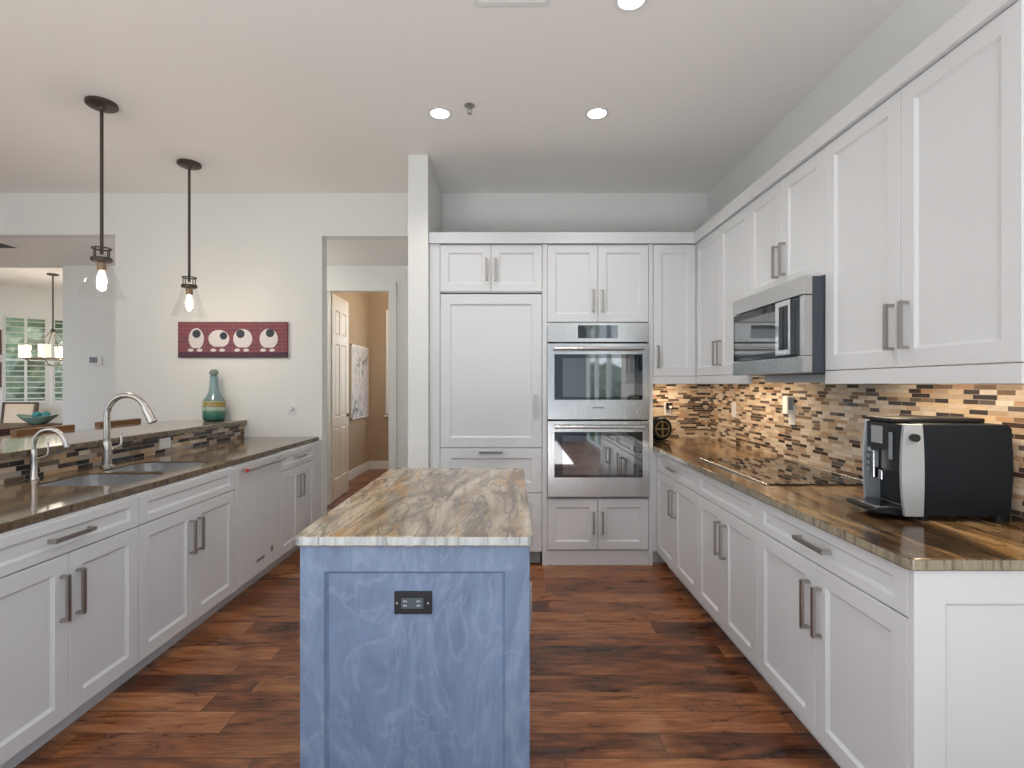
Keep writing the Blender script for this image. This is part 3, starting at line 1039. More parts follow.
MB().cyl((0.455, -0.004, 0.215), (0.455, 0.0, 0.215), 0.021, n=20).build('status_light', 'grey_plastic', dd)['label'] = 'dark round status light'

# countertop with two rounded bowl cut-outs
BOWLS = ((2.425, 2.785), (2.835, 3.195))
BX0, BX1 = -2.262, -1.835
XC = -1.744
XT = -2.418            # tile face


def rounded(x0, x1, y0, y1, r, n=6):
    out = []
    for cx, cy, a0 in ((x1 - r, y1 - r, 0), (x0 + r, y1 - r, 90), (x0 + r, y0 + r, 180), (x1 - r, y0 + r, 270)):
        for i in range(n + 1):
            a = R(a0 + 90 * i / n)
            out.append((cx + r * math.cos(a), cy + r * math.sin(a)))
    return out


top = MB().prism([(XC, 0.895), (XC, YB - 0.002), (XT - 0.0005, YB - 0.002), (XT - 0.0005, 0.895)], 'z', 0.880, 0.914, bev=0.004).build('countertop', 'g_left')
tag(top, 'dark brown granite countertop holding the sink on the left', 'countertop')
cutters = []
for (y0, y1) in BOWLS:
    c = MB().prism(rounded(BX0, BX1, y0, y1, 0.07), 'z', 0.80, 0.99).build('cutter', 'dark_gap')
    md = top.modifiers.new('cut', 'BOOLEAN')
    md.object = c
    md.operation = 'DIFFERENCE'
    md.solver = 'EXACT'
    cutters.append(c)
bpy.context.view_layer.update()
dg = bpy.context.evaluated_depsgraph_get()
nm = bpy.data.meshes.new_from_object(top.evaluated_get(dg))
top.modifiers.clear()
top.data = nm
for c in cutters:
    bpy.data.objects.remove(c)

sk = thing('kitchen_sink', 'undermount stainless steel double bowl sink in the left countertop', 'sink', ((BX0 + BX1) / 2, 2.78, 0.879))
for (y0, y1) in BOWLS:
    m = MB()
    cx, cy = sk.location.x, sk.location.y
    ring = lambda g, z, r: [(x - cx, y - cy, z) for x, y in rounded(BX0 + g, BX1 - g, y0 + g, y1 - g, r)]
    m.rings([ring(-0.012, 0.0, 0.08), ring(0.0015, 0.0, 0.07), ring(0.0015, 0.028, 0.07), ring(0.003, 0.028, 0.07), ring(0.004, -0.02, 0.068), ring(0.012, -0.15, 0.08), ring(0.05, -0.185, 0.06), ring(0.12, -0.19, 0.02)], False)
    b = m.bm
    b.verts.ensure_lookup_table()
    bowl = m
    bowl.lathe([(0.001, -0.188), (0.06, -0.1895), (0.1, -0.1895)], 24, (0, (y0 + y1) / 2 - cy, 0), cap=False)
    bo = bowl.build('bowl', 'sink', sk, True)
    MB().lathe([(0.0005, -0.184), (0.035, -0.184), (0.042, -0.188)], 24, (0, (y0 + y1) / 2 - cy, 0), cap=False).build('drain', 'chrome', bo, True)

# the raised bar: low wall, mosaic face, granite top
struct('wall_bar', bx(-2.56, XT - 0.0105, 0.895, YB - 0.001, 0, 1.029), 'wall')
tag(bx(XT - 0.0095, XT - 0.001, 0.895, YB - 0.002, 0.9145, 1.029).build('mosaic_backsplash', 'tile_bar'),
    'dark grey and brown strip mosaic under the raised bar behind the sink', 'backsplash')
tag(bx(-3.05, -2.394, 0.895, YB - 0.002, 1.031, 1.066, bev=0.004).build('bar_countertop', 'g_bar'),
    'raised brown granite bar top behind the sink', 'counter')

# ------------------------------------------------------------------ faucets


def faucet(label, loc, rise, rad, drop, r, lever, head):
    t = thing('faucet', label, 'faucet', loc)
    MB().lathe([(r * 2.1, 0.0), (r * 2.1, 0.006), (r * 1.5, 0.016), (r * 1.35, 0.10), (r * 1.3, 0.14), (r * 1.0, 0.15)], 24).build('base', 'faucet', t, True)
    pts = [(0, 0, 0.145), (0, 0, rise)]
    for i in range(1, 17):
        a = PI - R(head) * i / 16
        pts.append((rad + rad * math.cos(a), 0, rise + rad * math.sin(a)))
    MB().tube(pts, r, 16).build('spout', 'faucet', t, True)
    e = Vector(pts[-1])
    dirv = (e - Vector(pts[-2])).normalized()
    e2 = e + dirv * drop
    MB().cyl(e - dirv * 0.004, e2, r * 1.15, r * (1.5 if drop > 0.05 else 1.15), 18).build('spray_head', 'faucet', t, True)
    MB().tube([(0, r * 1.2, 0.10), (0, lever * 0.6, 0.105), (0, lever * 0.9, 0.11), (0, lever, 0.13), (0, lever, 0.18)], r * 0.42, 10).build('lever', 'faucet', t, True)
    return t


faucet('tall gooseneck pull-down faucet behind the double sink', (-2.325, 2.985, 0.9145), 0.297, 0.114, 0.095, 0.0165, 0.11, 158)
faucet('small gooseneck filter faucet left of the tall sink faucet', (-2.378, 2.585, 0.9145), 0.170, 0.080, 0.022, 0.0105, 0.080, 172)

# ================================================================== island
IX0, IX1, IY0, IY1 = -0.685, 0.066, 1.63, 2.946
il = thing('kitchen_island', 'blue-grey stained wood kitchen island with framed end panel', 'kitchen island', ((IX0 + IX1) / 2, 1.655, 0))
bw = 0.366
FX = (IX0 + IX1) / 2 - 0.003
bx(-bw + 0.001, bw - 0.02, 0.0225, 1.26, 0.10, 0.879, bev=0.001).build('body', 'island', il)
MB().shaker(-bw, bw, 0.0, 0.879, rail=0.078, tops=0.086, bev=0.010, depth=0.014, t=0.022).build('end_panel', 'island', il)
bx(-bw + 0.06, bw - 0.08, 0.06, 1.2, 0.0, 0.099).build('toe_kick', 'island', il)
# doors on the range side of the island
mxr = Matrix.Translation((bw, 1.26, 0)) @ Matrix.Rotation(R(90), 4, 'Z')
for k in range(3):
    y0 = 0.026 + k * 0.41
    y1 = y0 + 0.405
    dd = MB().shaker(y0, y1, 0.105, 0.874, rail=0.06, mx=Matrix.Translation((bw, 0, 0)) @ Matrix.Rotation(R(90), 4, 'Z')).build('door', 'island', il)
    hy = y1 - 0.04 if k == 0 else (y0 + 0.28 if k == 1 else y0 + 0.04)
    z0, z1 = 0.44, 0.61
    hm = MB()
    prof = [(z0, 0.0), (z0, 0.022), (z1, 0.022), (z1, 0.0), (z1 - 0.01, 0.0), (z1 - 0.01, 0.012), (z0 + 0.01, 0.012), (z0 + 0.01, 0.0)]
    hm.prism([(bw + b, a) for a, b in prof], 'y', hy - 0.006, hy + 0.006)
    hm.build('handle', 'nickel', dd)
itop = MB().prism(rounded(IX0, IX1, IY0, IY1, 0.018, 4), 'z', 0.880, 0.914, bev=0.004).build('countertop', 'g_island')
tag(itop, 'grey and gold swirled granite slab on the blue-grey island', 'countertop')

ot = thing('power_outlet', 'black horizontal power outlet on the end of the blue-grey island', 'outlet', (-0.3165, 1.668, 0.690))
bx(-0.06, 0.06, -0.007, 0.0, -0.036, 0.036, bev=0.002).build('cover_plate', 'black', ot)
bx(-0.037, 0.034, -0.0095, -0.0072, -0.017, 0.017, bev=0.001).build('receptacle', pbr('blue_grey_receptacle', (0.06, 0.085, 0.10), 0.3), ot)
for x in (-0.025, 0.018):
    for z in (-0.007, 0.007):
        bx(x - 0.006, x + 0.006, -0.0105, -0.0097, z - 0.002, z + 0.002).build('slot', 'silver', ot)
for x in (-0.051, 0.048):
    MB().cyl((x, -0.0085, 0), (x, -0.0072, 0), 0.003, n=10).build('screw', 'silver', ot)

# ================================================================== coffee machine
cm = thing('coffee_machine', 'black and silver automatic coffee machine on the right countertop', 'coffee machine', (1.347, 1.80, 0.9145), R(-4))
cm.scale = (1, 1, 0.975)
# local: x away from its front, y away from the camera, z up
CW = 0.224
prof = [(0.072, 0.02), (0.076, 0.15), (0.072, 0.30), (0.066, 0.346), (0.350, 0.344), (0.362, 0.33), (0.368, 0.17), (0.358, 0.022)]
MB().prism(prof, 'y', 0.0, CW, bev=0.004).build('housing', 'navy', cm)
zs_ = [0.018 + 0.327 * i / 10 for i in range(11)]
sp_ = [(0.011 * ((z - 0.19) / 0.17) ** 2, z) for z in zs_] + [(0.0755 - 0.006 * ((z - 0.16) / 0.17) ** 2, z) for z in reversed(zs_)]
MB().prism(sp_, 'y', -0.004, 0.010, bev=0.0015).build('front_fascia', 'silver', cm)
MB().prism(sp_, 'y', CW - 0.008, CW + 0.002, bev=0.0015).build('front_fascia', 'silver', cm)
MB().cyl((0.037, -0.020, 0.298), (0.037, -0.0045, 0.298), 0.014, n=20).build('knob', 'black', cm, True)
bx(0.012, 0.064, 0.0105, CW - 0.009, 0.165, 0.343, bev=0.003).build('front_panel', 'black', cm)
bx(0.060, 0.071, 0.0105, CW - 0.009, 0.03, 0.164, bev=0.002).build('cup_recess', 'black', cm)
bx(0.0095, 0.0118, 0.118, 0.185, 0.262, 0.328, bev=0.001).build('display_screen', 'screen', cm)
bx(-0.012, 0.011, 0.135, 0.163, 0.13, 0.235, bev=0.004).build('coffee_spout', 'chrome', cm)
bx(-0.006, 0.011, 0.098, 0.118, 0.128, 0.165, bev=0.003).build('milk_spout', 'chrome', cm)
bx(0.004, 0.0115, 0.06, 0.075, 0.21, 0.31, bev=0.002).build('vent_strip', 'grey_plastic', cm)
for k in range(4):
    MB().cyl((0.008, 0.196, 0.155 + k * 0.026), (0.0115, 0.196, 0.155 + k * 0.026), 0.009, n=14).build('button', 'silver', cm, True)
tr = MB().prism([(-0.075, 0.034), (-0.07, 0.022), (0.01, 0.012), (0.058, 0.012), (0.058, 0.03), (-0.06, 0.04)], 'y', 0.03, CW - 0.022, bev=0.003).build('drip_tray', 'black', cm)
g = MB()
for k in range(8):
    y = 0.045 + k * 0.0195
    g.box(-0.058, 0.05, y, y + 0.009, 0.039, 0.0425)
g.box(-0.06, -0.052, 0.04, CW - 0.03, 0.039, 0.043)
g.box(0.044, 0.052, 0.04, CW - 0.03, 0.039, 0.043)
g.build('drip_grid', 'chrome', tr)
bx(0.01, 0.330, 0.07, CW - 0.004, 0.346, 0.362, bev=0.004).build('bean_lid', 'black', cm)
for x, y in ((0.09, 0.025), (0.09, CW - 0.025), (0.34, 0.025), (0.34, CW - 0.025)):
    MB().cyl((x, y, 0.0005), (x, y, 0.024), 0.016, n=16).build('foot', 'black', cm)

# drum ornament in the far corner
dr = thing('drum_ornament', 'dark round drum-shaped ornament with gold cross spokes beside the oven tower', 'ornament', (1.235, 4.36, 0.9145), R(14))
MB().lathe([(0.001, 0.0), (0.085, 0.0), (0.098, 0.015), (0.102, 0.05), (0.098, 0.085), (0.085, 0.1), (0.001, 0.1)], 36, cap=False).build('drum', 'navy', dr, True)
drum = dr.children[0]
drum.matrix_local = Matrix.Translation((0, 0.05, 0.1025)) @ Matrix.Rotation(R(90), 4, 'X')
gold = pbr('antique_gold', (0.30, 0.24, 0.10), 0.4, 0.7)
m = MB()
m.tube([(0.062 * math.cos(2 * PI * i / 32), -0.053, 0.1025 + 0.062 * math.sin(2 * PI * i / 32)) for i in range(32)], 0.004, 8, True)
m.box(-0.062, 0.062, -0.056, -0.050, 0.098, 0.107)
m.box(-0.0045, 0.0045, -0.056, -0.050, 0.0405, 0.1645)
m.build('cross_spokes', gold, dr, True)
bx(-0.06, 0.06, -0.045, 0.045, 0.0, 0.006, bev=0.002).build('stand', 'black', dr)

# ------------------------------------------------------------------ outlets and wall plates


def wall_plate(name, label, cat, loc, rotz, w, h, slots, mat='plastic'):
    t = thing(name, label, cat, loc, rotz)
    bx(-w / 2, w / 2, -0.006, 0.0, -h / 2, h / 2, bev=0.002).build('cover_plate', mat, t)
    for k in range(slots):
        z = (k - (slots - 1) / 2) * 0.04
        bx(-0.014, 0.014, -0.008, -0.0062, z - 0.013, z + 0.013, bev=0.001).build('receptacle', 'plastic', t)
        for x in (-0.005, 0.005):
            bx(x - 0.0012, x + 0.0012, -0.0086, -0.0081, z - 0.004, z + 0.005).build('slot', 'grey_plastic', t)
    return t


wp = wall_plate('power_outlet', 'white outlet with dark plug on the back mosaic above the drum ornament', 'outlet', (1.403, YB - 0.0105, 1.166), 0, 0.066, 0.115, 0)
pl = bx(-0.02, 0.032, -0.045, -0.0065, 0.0, 0.056, bev=0.004).build('plug', 'black', wp)
pl['label'] = 'dark plug-in adapter'
bx(0.0, 0.026, -0.047, -0.0455, 0.008, 0.03).build('plug_label', 'plastic', pl)
sw = thing('light_switch', 'slim white switch plate on the right mosaic nearest the corner', 'light switch', (XR - 0.0105, 4.11, 1.19), rot_r)
bx(-0.036, 0.036, -0.006, 0.0, -0.058, 0.058, bev=0.002).build('cover_plate', 'plastic', sw)
bx(-0.016, 0.016, -0.010, -0.0062, -0.033, 0.033, bev=0.002).build('rocker', 'plastic', sw)
po = thing('power_outlet', 'white outlet with chunky white plug-in on the right mosaic behind the cooktop', 'outlet', (XR - 0.0105, 3.255, 1.26), rot_r)
bx(-0.036, 0.036, -0.006, 0.0, -0.125, 0.0, bev=0.002).build('cover_plate', 'plastic', po)
pl = bx(-0.028, 0.030, -0.05, -0.0062, -0.055, 0.055, bev=0.006).build('plug', 'plastic', po)
bx(0.0305, 0.033, -0.044, -0.015, -0.03, 0.045).build('plug_vent', 'grey_plastic', pl)
wall_plate('power_outlet', 'white outlet plate on the dark mosaic under the raised bar', 'outlet', (XT + 0.0005, 3.62, 0.978), rot_l, 0.115, 0.072, 0)
wall_plate('power_outlet', 'white double outlet on the left back wall right of the bottle', 'outlet', (-2.305, YB - 0.0005, 1.173), 0, 0.075, 0.118, 2)
ns = wall_plate('night_light', 'white wall plate with small plug-in light near the hall doorway', 'night light', (-1.985, YB - 0.0005, 1.172), 0, 0.072, 0.115, 0)
MB().lathe([(0.002, -0.028), (0.016, -0.02), (0.018, 0.0), (0.014, 0.018), (0.002, 0.022)], 16, (0, -0.022, 0)).build('lens', 'plastic', ns, True)

th = thing('thermostat', 'small white thermostat with grey screen on the far hall wall', 'thermostat', (-4.755, HALL_Y1 - 0.0005, 1.66))
bx(-0.085, 0.07, -0.025, 0.0, -0.052, 0.052, bev=0.006).build('case', 'plastic', th)
bx(-0.06, 0.03, -0.027, -0.0255, -0.028, 0.036).build('screen', 'grey_plastic', th)

# ================================================================== picture, bottle
pc = thing('canvas_picture', 'long canvas picture of four round white sheep-like birds before a red brick wall', 'picture', (-2.510, YB - 0.0005, 1.788))
PW, PH = 0.49, 0.16


def brick_canvas():
    m, nt, b = new_mat('painted_brick_canvas')
    tc = nt.nodes.new('ShaderNodeTexCoord')
    sp = nt.nodes.new('ShaderNodeSeparateXYZ')
    nt.links.new(tc.outputs['Object'], sp.inputs[0])
    cb = nt.nodes.new('ShaderNodeCombineXYZ')
    nt.links.new(sp.outputs['X'], cb.inputs[0])
    nt.links.new(sp.outputs['Z'], cb.inputs[1])
    br = nt.nodes.new('ShaderNodeTexBrick')
    br.inputs['Scale'].default_value = 1.0
    br.inputs['Brick Width'].default_value = 0.10
    br.inputs['Row Height'].default_value = 0.034
    br.inputs['Mortar Size'].default_value = 0.003
    br.inputs['Color1'].default_value = (*srgb(142, 78, 74), 1)
    br.inputs['Color2'].default_value = (*srgb(118, 76, 86), 1)
    br.inputs['Mortar'].default_value = (*srgb(150, 108, 116), 1)
    nt.links.new(cb.outputs[0], br.inputs['Vector'])
    nz = noise(nt, tc.outputs['Object'], 9, 4)
    c = mix_col(nt, math_node(nt, 'MULTIPLY', nz, 0.6), br.outputs['Color'], srgb(120, 70, 92))
    low = math_node(nt, 'LESS_THAN', sp.outputs['Z'], -0.112)
    c = mix_col(nt, low, c, srgb(84, 58, 74))
    nt.links.new(c, b.inputs['Base Color'])
    b.inputs['Roughness'].default_value = 0.8
    return m


bx(-PW, PW, -0.03, 0.0, -PH, PH, bev=0.002).build('canvas', brick_canvas(), pc)
white_p = pbr('white_paint', (0.74, 0.70, 0.70), 0.8)
dark_p = pbr('slate_paint', (0.05, 0.06, 0.08), 0.8)
for (cx, w, h, hx, hz, hr) in ((-0.325, 0.068, 0.096, -0.322, 0.052, 0.037), (-0.122, 0.094, 0.080, -0.080, 0.034, 0.034),
                               (0.092, 0.086, 0.088, 0.072, 0.052, 0.038), (0.325, 0.082, 0.090, 0.338, 0.060, 0.038)):
    def disc(cx, cz, rx, rz, y0, n=28, flat=0.0):
        rr = lambda y, s: [(cx + s * rx * math.cos(2 * PI * i / n), y, cz + s * rz * max(-1 + flat, math.sin(2 * PI * i / n))) for i in range(n)]
        return MB().rings([rr(y0, 1.0), rr(y0 - 0.0012, 0.98)], True)
    bd = disc(cx, 0.008, w, h, -0.0302, flat=0.12).build('painted_bird', white_p, pc)
    disc(hx, hz, hr, hr, -0.0316).build('painted_head', dark_p, bd)
    for s in (-0.05, 0.03):
        disc(cx + s, -0.094, 0.026, 0.014, -0.0302).build('painted_foot', white_p, bd)

bt = thing('glass_bottle', 'teal ceramic bottle with gold band and ball stopper on the end of the bar', 'bottle', (-2.622, 4.575, 1.0665))


def glaze():
    m, nt, b = new_mat('banded_teal_glaze')
    tc = nt.nodes.new('ShaderNodeTexCoord')
    sp = nt.nodes.new('ShaderNodeSeparateXYZ')
    nt.links.new(tc.outputs['Object'], sp.inputs[0])
    z = math_node(nt, 'ADD', sp.outputs['Z'], math_node(nt, 'MULTIPLY', math_node(nt, 'SUBTRACT', noise(nt, tc.outputs['Object'], 22, 4), 0.5), 0.035))
    rp = ramp(nt, [(0.0, srgb(20, 52, 50)), (0.10, srgb(34, 104, 96)), (0.19, srgb(78, 130, 108)), (0.225, srgb(176, 190, 172)), (0.27, srgb(166, 180, 168)),
                   (0.285, srgb(120, 96, 40)), (0.32, srgb(176, 150, 56)), (0.335, srgb(80, 78, 50)), (0.36, srgb(188, 166, 70)), (0.385, srgb(110, 136, 140)),
                   (0.55, srgb(120, 150, 156)), (1.0, srgb(130, 160, 162))])
    nt.links.new(math_node(nt, 'DIVIDE', z, 0.45), rp.inputs[0])
    nt.links.new(rp.outputs[0], b.inputs['Base Color'])
    b.inputs['Roughness'].default_value = 0.15
    b.inputs['Coat Weight'].default_value = 0.4
    return m


MB().lathe([(0.07, 0.0), (0.084, 0.008), (0.092, 0.04), (0.093, 0.13), (0.09, 0.165), (0.078, 0.195), (0.056, 0.225), (0.042, 0.26), (0.036, 0.31), (0.031, 0.375), (0.034, 0.39), (0.028, 0.392)], 36).build('bottle_body', glaze(), bt, True)
MB().lathe([(0.018, 0.388), (0.022, 0.394), (0.034, 0.408), (0.037, 0.424), (0.032, 0.44), (0.018, 0.451), (0.002, 0.454)], 24).build('stopper', pbr('grey_glass_stopper', srgb(120, 134, 132), 0.12), bt, True)

# ================================================================== pendants


def pendant(label, loc):
    t = thing('pendant_lamp', label, 'pendant lamp', loc, 0, 'bronze pendant lamps over the bar')
    z = CEIL - 0.001
    H = loc[2]
    g = lambda zz: zz - H - (0.015 if zz < 2.3 else 0.0)
    MB().lathe([(0.083, g(z)), (0.084, g(z) - 0.018), (0.075, g(z) - 0.026), (0.02, g(z) - 0.028), (0.014, g(z) - 0.045)], 36).build('canopy', 'bronze', t, True)
    MB().cyl((0, 0, g(z) - 0.03), (0, 0, g(2.20)), 0.0095, n=16).build('rod', 'bronze', t, True)
    # open ring holder
    m = MB()
    ringz = g(2.235)
    m.tube([(0.048 * math.cos(2 * PI * i / 32), 0.048 * math.sin(2 * PI * i / 32), ringz) for i in range(32)], 0.005, 8, True)
    for a in (0, 90, 180, 270):
        c, s = math.cos(R(a)), math.sin(R(a))
        m.cyl((0.048 * c, 0.048 * s, ringz), (0.048 * c, 0.048 * s, g(2.175)), 0.0035, n=8)
    m.lathe([(0.012, g(2.18)), (0.054, g(2.178)), (0.057, g(2.165)), (0.052, g(2.155)), (0.012, g(2.155))], 32)
    m.build('shade_holder', 'bronze', t, True)
    MB().lathe([(0.016, g(2.154)), (0.024, g(2.15)), (0.024, g(2.105)), (0.018, g(2.10))], 20).build('socket', 'socket', t, True)
    MB().lathe([(0.012, g(2.10)), (0.016, g(2.085)), (0.025, g(2.05)), (0.026, g(2.03)), (0.018, g(2.0)), (0.007, g(1.98)), (0.002, g(1.978))], 20).build('bulb', 'bulb', t, True)
    MB().lathe([(0.049, g(2.154)), (0.060, g(2.12)), (0.088, g(2.03)), (0.118, g(1.938)), (0.122, g(1.93)), (0.118, g(1.93)), (0.114, g(1.939)), (0.085, g(2.03)), (0.057, g(2.12)), (0.046, g(2.154))], 40, cap=False).build('glass_shade', 'glass', t, True)
    d = bpy.data.lights.new('pendant_glow', 'POINT')
    d.energy = 7
    d.color = (1.0, 0.84, 0.64)
    d.shadow_soft_size = 0.03
    o = bpy.data.objects.new('pendant_glow', d)
    o.location = (0, 0, g(1.965))
    COL.objects.link(o)
    o.parent = t
    return t


pendant('nearer bronze pendant lamp with clear glass cone, left one over the bar', (-2.517, 3.19, 1.915))
pendant('farther bronze pendant lamp with clear glass cone, above the canvas picture', (-2.52, 4.06, 1.915))

# ------------------------------------------------------------------ ceiling fittings


def downlight(label, x, y):
    t = thing('recessed_downlight', label, 'ceiling light', (x, y, CEIL - 0.001), 0, 'lit recessed downlights')
    MB().lathe([(0.062, -0.0005), (0.078, -0.001), (0.080, -0.005), (0.062, -0.006), (0.058, -0.004)], 36, cap=False).build('trim_ring', 'plastic', t, True)
    MB().lathe([(0.001, -0.002), (0.058, -0.002), (0.058, -0.0035), (0.001, -0.004)], 36, cap=False).build('lens', 'can', t, True)
    d = bpy.data.lights.new('downlight_beam', 'SPOT')
    d.energy = 26
    d.spot_size = R(125)
    d.spot_blend = 0.8
    d.shadow_soft_size = 0.06
    d.color = (1.0, 0.96, 0.91)
    o = bpy.data.objects.new('downlight_beam', d)
    o.location = (0, 0, -0.03)
    COL.objects.link(o)
    o.parent = t


downlight('lit recessed downlight, left one in front of the tall cabinets', -0.459, 3.31)
downlight('lit recessed downlight, right one in front of the oven tower', 0.541, 3.31)
downlight('lit recessed downlight cut by the top edge of the picture', 0.535, 2.33)

sp = thing('fire_sprinkler', 'small metal fire sprinkler on the ceiling between two downlights', 'sprinkler', (-0.262, 3.216, CEIL - 0.001))
MB().lathe([(0.032, -0.0005), (0.034, -0.004), (0.02, -0.008), (0.009, -0.01), (0.008, -0.024), (0.003, -0.026)], 24).build('cover_plate', 'nickel', sp, True)
m = MB()
m.tube([(-0.009, 0, -0.02), (-0.013, 0, -0.035), (0, 0, -0.05), (0.013, 0, -0.035), (0.009, 0, -0.02)], 0.002, 8)
m.lathe([(0.001, -0.052), (0.014, -0.051), (0.014, -0.054), (0.001, -0.055)], 16, cap=False)
m.build('nozzle', 'nickel', sp, True)

vt = thing('air_vent', 'white ceiling air vent at the top edge of the picture', 'air vent', (0.0, 2.24, CEIL - 0.001))
m = MB()
m.prism([(-0.17, -0.13), (0.17, -0.13), (0.17, 0.13), (-0.17, 0.13)], 'z', -0.008, -0.0005, bev=0.003)
m.build('frame', 'plastic', vt)
for k in range(6):
    y = -0.1 + k * 0.037
    bx(-0.15, 0.15, y, y + 0.022, -0.014, -0.0085, bev=0.002).build('louver', 'plastic', vt)

hv = thing('air_vent', 'dark return air vent on the hall ceiling at the left picture edge', 'air vent', (-5.15, 5.03, HCEIL - 0.001))
bx(-0.33, 0.33, -0.13, 0.13, -0.01, -0.0005, bev=0.003).build('frame', 'plastic', hv)
bx(-0.28, 0.27, -0.10, 0.10, -0.013, -0.0105).build('grille', 'dark_gap', hv)

# under-cabinet lights
for (y, ln) in ((1.89, 0.84), (3.53, 0.8), (4.42, 0.30)):
    uc = tag(bx(-0.03, 0.03, -ln / 2, ln / 2, -0.018, 0.0, bev=0.003).build('under_cabinet_light', 'plastic', None, loc=(1.52 if y < 4 else 1.36, y, U0 - 0.001)),
             'slim warm strip light under the wall cabinet %s' % ('above the coffee machine' if y < 2.5 else ('between microwave and corner' if y < 4 else 'above the drum ornament in the corner')), 'strip light')
    a = area('under_cabinet_glow', (0, 0, -0.022), (0, 0, 0), 0.05, ln - 0.03, 4.2 if y < 4 else 2.6, (1.0, 0.78, 0.52))
    a.parent = uc

# ================================================================== hall door with art beyond
d1 = thing('door_1', None, None, (-2.105, HALL_Y1 + 0.06, 0))
d1['kind'] = 'structure'
# casing and jambs
m = MB()
dy = HALL_Y1 - (HALL_Y1 + 0.06)
for x0, x1 in ((-0.115, -0.018), (0.698 - 0.003, 0.698 + 0.087)):
    m.box(x0, x1, dy - 0.016, dy - 0.0005, 0, 2.545, bev=0.003)
m.box(-0.115, 0.785, dy - 0.017, dy - 0.0005, 2.452, 2.546, bev=0.003)
m.build('casing', 'trim', d1)
m = MB()
m.box(-0.0185, -0.003, dy - 0.0004, dy + 0.125, 0, 2.458)
m.build('jamb', 'trim', d1)
bx(0.695, 0.703, dy - 0.0004, dy + 0.125, 0, 2.458).build('jamb', 'trim', d1)
# six-panel leaf swung into the room
leaf_mx = Matrix.Translation((0.008, 0.06, 0.012)) @ Matrix.Rotation(R(92.5), 4, 'Z')
LW, LH, LT = 0.70, 2.44, 0.035


def panel_leaf():
    xs = [0, 0.11, 0.315, 0.385, 0.59, LW]
    zs = [0, 0.24, 0.86, 0.98, 1.86, 1.97, 2.26, LH]
    b = bmesh.new()
    grid = {}
    for sy, y in ((0, 0.0), (1, LT)):
        for i, x in enumerate(xs):
            for j, z in enumerate(zs):
                grid[(sy, i, j)] = b.verts.new((x, y, z))
    pf = []
    for sy in (0, 1):
        for i in range(len(xs) - 1):
            for j in range(len(zs) - 1):
                f = b.faces.new([grid[(sy, i, j)], grid[(sy, i + 1, j)], grid[(sy, i + 1, j + 1)], grid[(sy, i, j + 1)]])
                if i in (1, 3) and j in (1, 3, 5):
                    pf.append(f)
    n, k = len(xs) - 1, len(zs) - 1
    for j in range(k):
        b.faces.new([grid[(0, 0, j)], grid[(0, 0, j + 1)], grid[(1, 0, j + 1)], grid[(1, 0, j)]])
        b.faces.new([grid[(0, n, j)], grid[(0, n, j + 1)], grid[(1, n, j + 1)], grid[(1, n, j)]])
    for i in range(n):
        b.faces.new([grid[(0, i, 0)], grid[(0, i + 1, 0)], grid[(1, i + 1, 0)], grid[(1, i, 0)]])
        b.faces.new([grid[(0, i, k)], grid[(0, i + 1, k)], grid[(1, i + 1, k)], grid[(1, i, k)]])
    bmesh.ops.recalc_face_normals(b, faces=b.faces)
    r = bmesh.ops.inset_individual(b, faces=pf, thickness=0.018, depth=-0.009)
    r = bmesh.ops.inset_individual(b, faces=pf, thickness=0.022, depth=0.006)
    return b


m = MB()
m.merge(panel_leaf(), leaf_mx)
leaf = m.build('door_leaf', 'door_paint', d1)
m = MB()
b = MB()
b.lathe([(0.026, 0.0), (0.026, 0.006), (0.012, 0.012), (0.010, 0.045), (0.002, 0.047)], 18)
bmesh.ops.transform(b.bm, matrix=leaf_mx @ Matrix.Translation((LW - 0.06, 0, 0.98)) @ Matrix.Rotation(R(90), 4, 'X'), verts=b.bm.verts)
m = b
q = leaf_mx @ Vector((LW - 0.06, -0.045, 0.98))
q2 = leaf_mx @ Vector((LW - 0.19, -0.05, 0.975))
m.tube([q, q.lerp(q2, 0.5) + Vector((0, 0, 0.004)), q2], [0.010, 0.008, 0.006], 10)
m.build('handle', 'bronze', leaf, True)
for z in (0.25, 1.0, 1.72, 2.25):
    bx(-0.004, 0.008, 0.052, 0.062, z, z + 0.09).build('hinge', 'trim', d1)

ap = thing('art_print', 'tall pale print with grey ink shapes on the side wall beyond the open hall door', 'picture', (-2.3485, 7.98, 1.42), R(90))


def ink_art():
    m, nt, b = new_mat('grey_ink_print')
    v = obj_coord(nt, (1, 1, 1))
    f = noise(nt, v, 4.0, 4, 0.6, 1.5)
    rp = ramp(nt, [(0.36, srgb(120, 122, 130)), (0.46, srgb(205, 202, 200)), (0.54, srgb(214, 206, 204)), (0.66, srgb(170, 160, 170))])
    nt.links.new(f, rp.inputs[0])
    nt.links.new(rp.outputs[0], b.inputs['Base Color'])
    return m


bx(-0.42, 0.42, -0.02, 0.0, -0.53, 0.53, bev=0.002).build('print', ink_art(), ap)
m = MB()
for x0, x1, z0, z1 in ((-0.44, -0.42, -0.55, 0.55), (0.42, 0.44, -0.55, 0.55)):
    m.box(x0, x1, -0.024, 0, z0, z1)
m.box(-0.44, 0.44, -0.024, 0, 0.53, 0.55)
m.box(-0.44, 0.44, -0.024, 0, -0.55, -0.53)
m.build('frame', 'trim', ap)

# ================================================================== dining nook


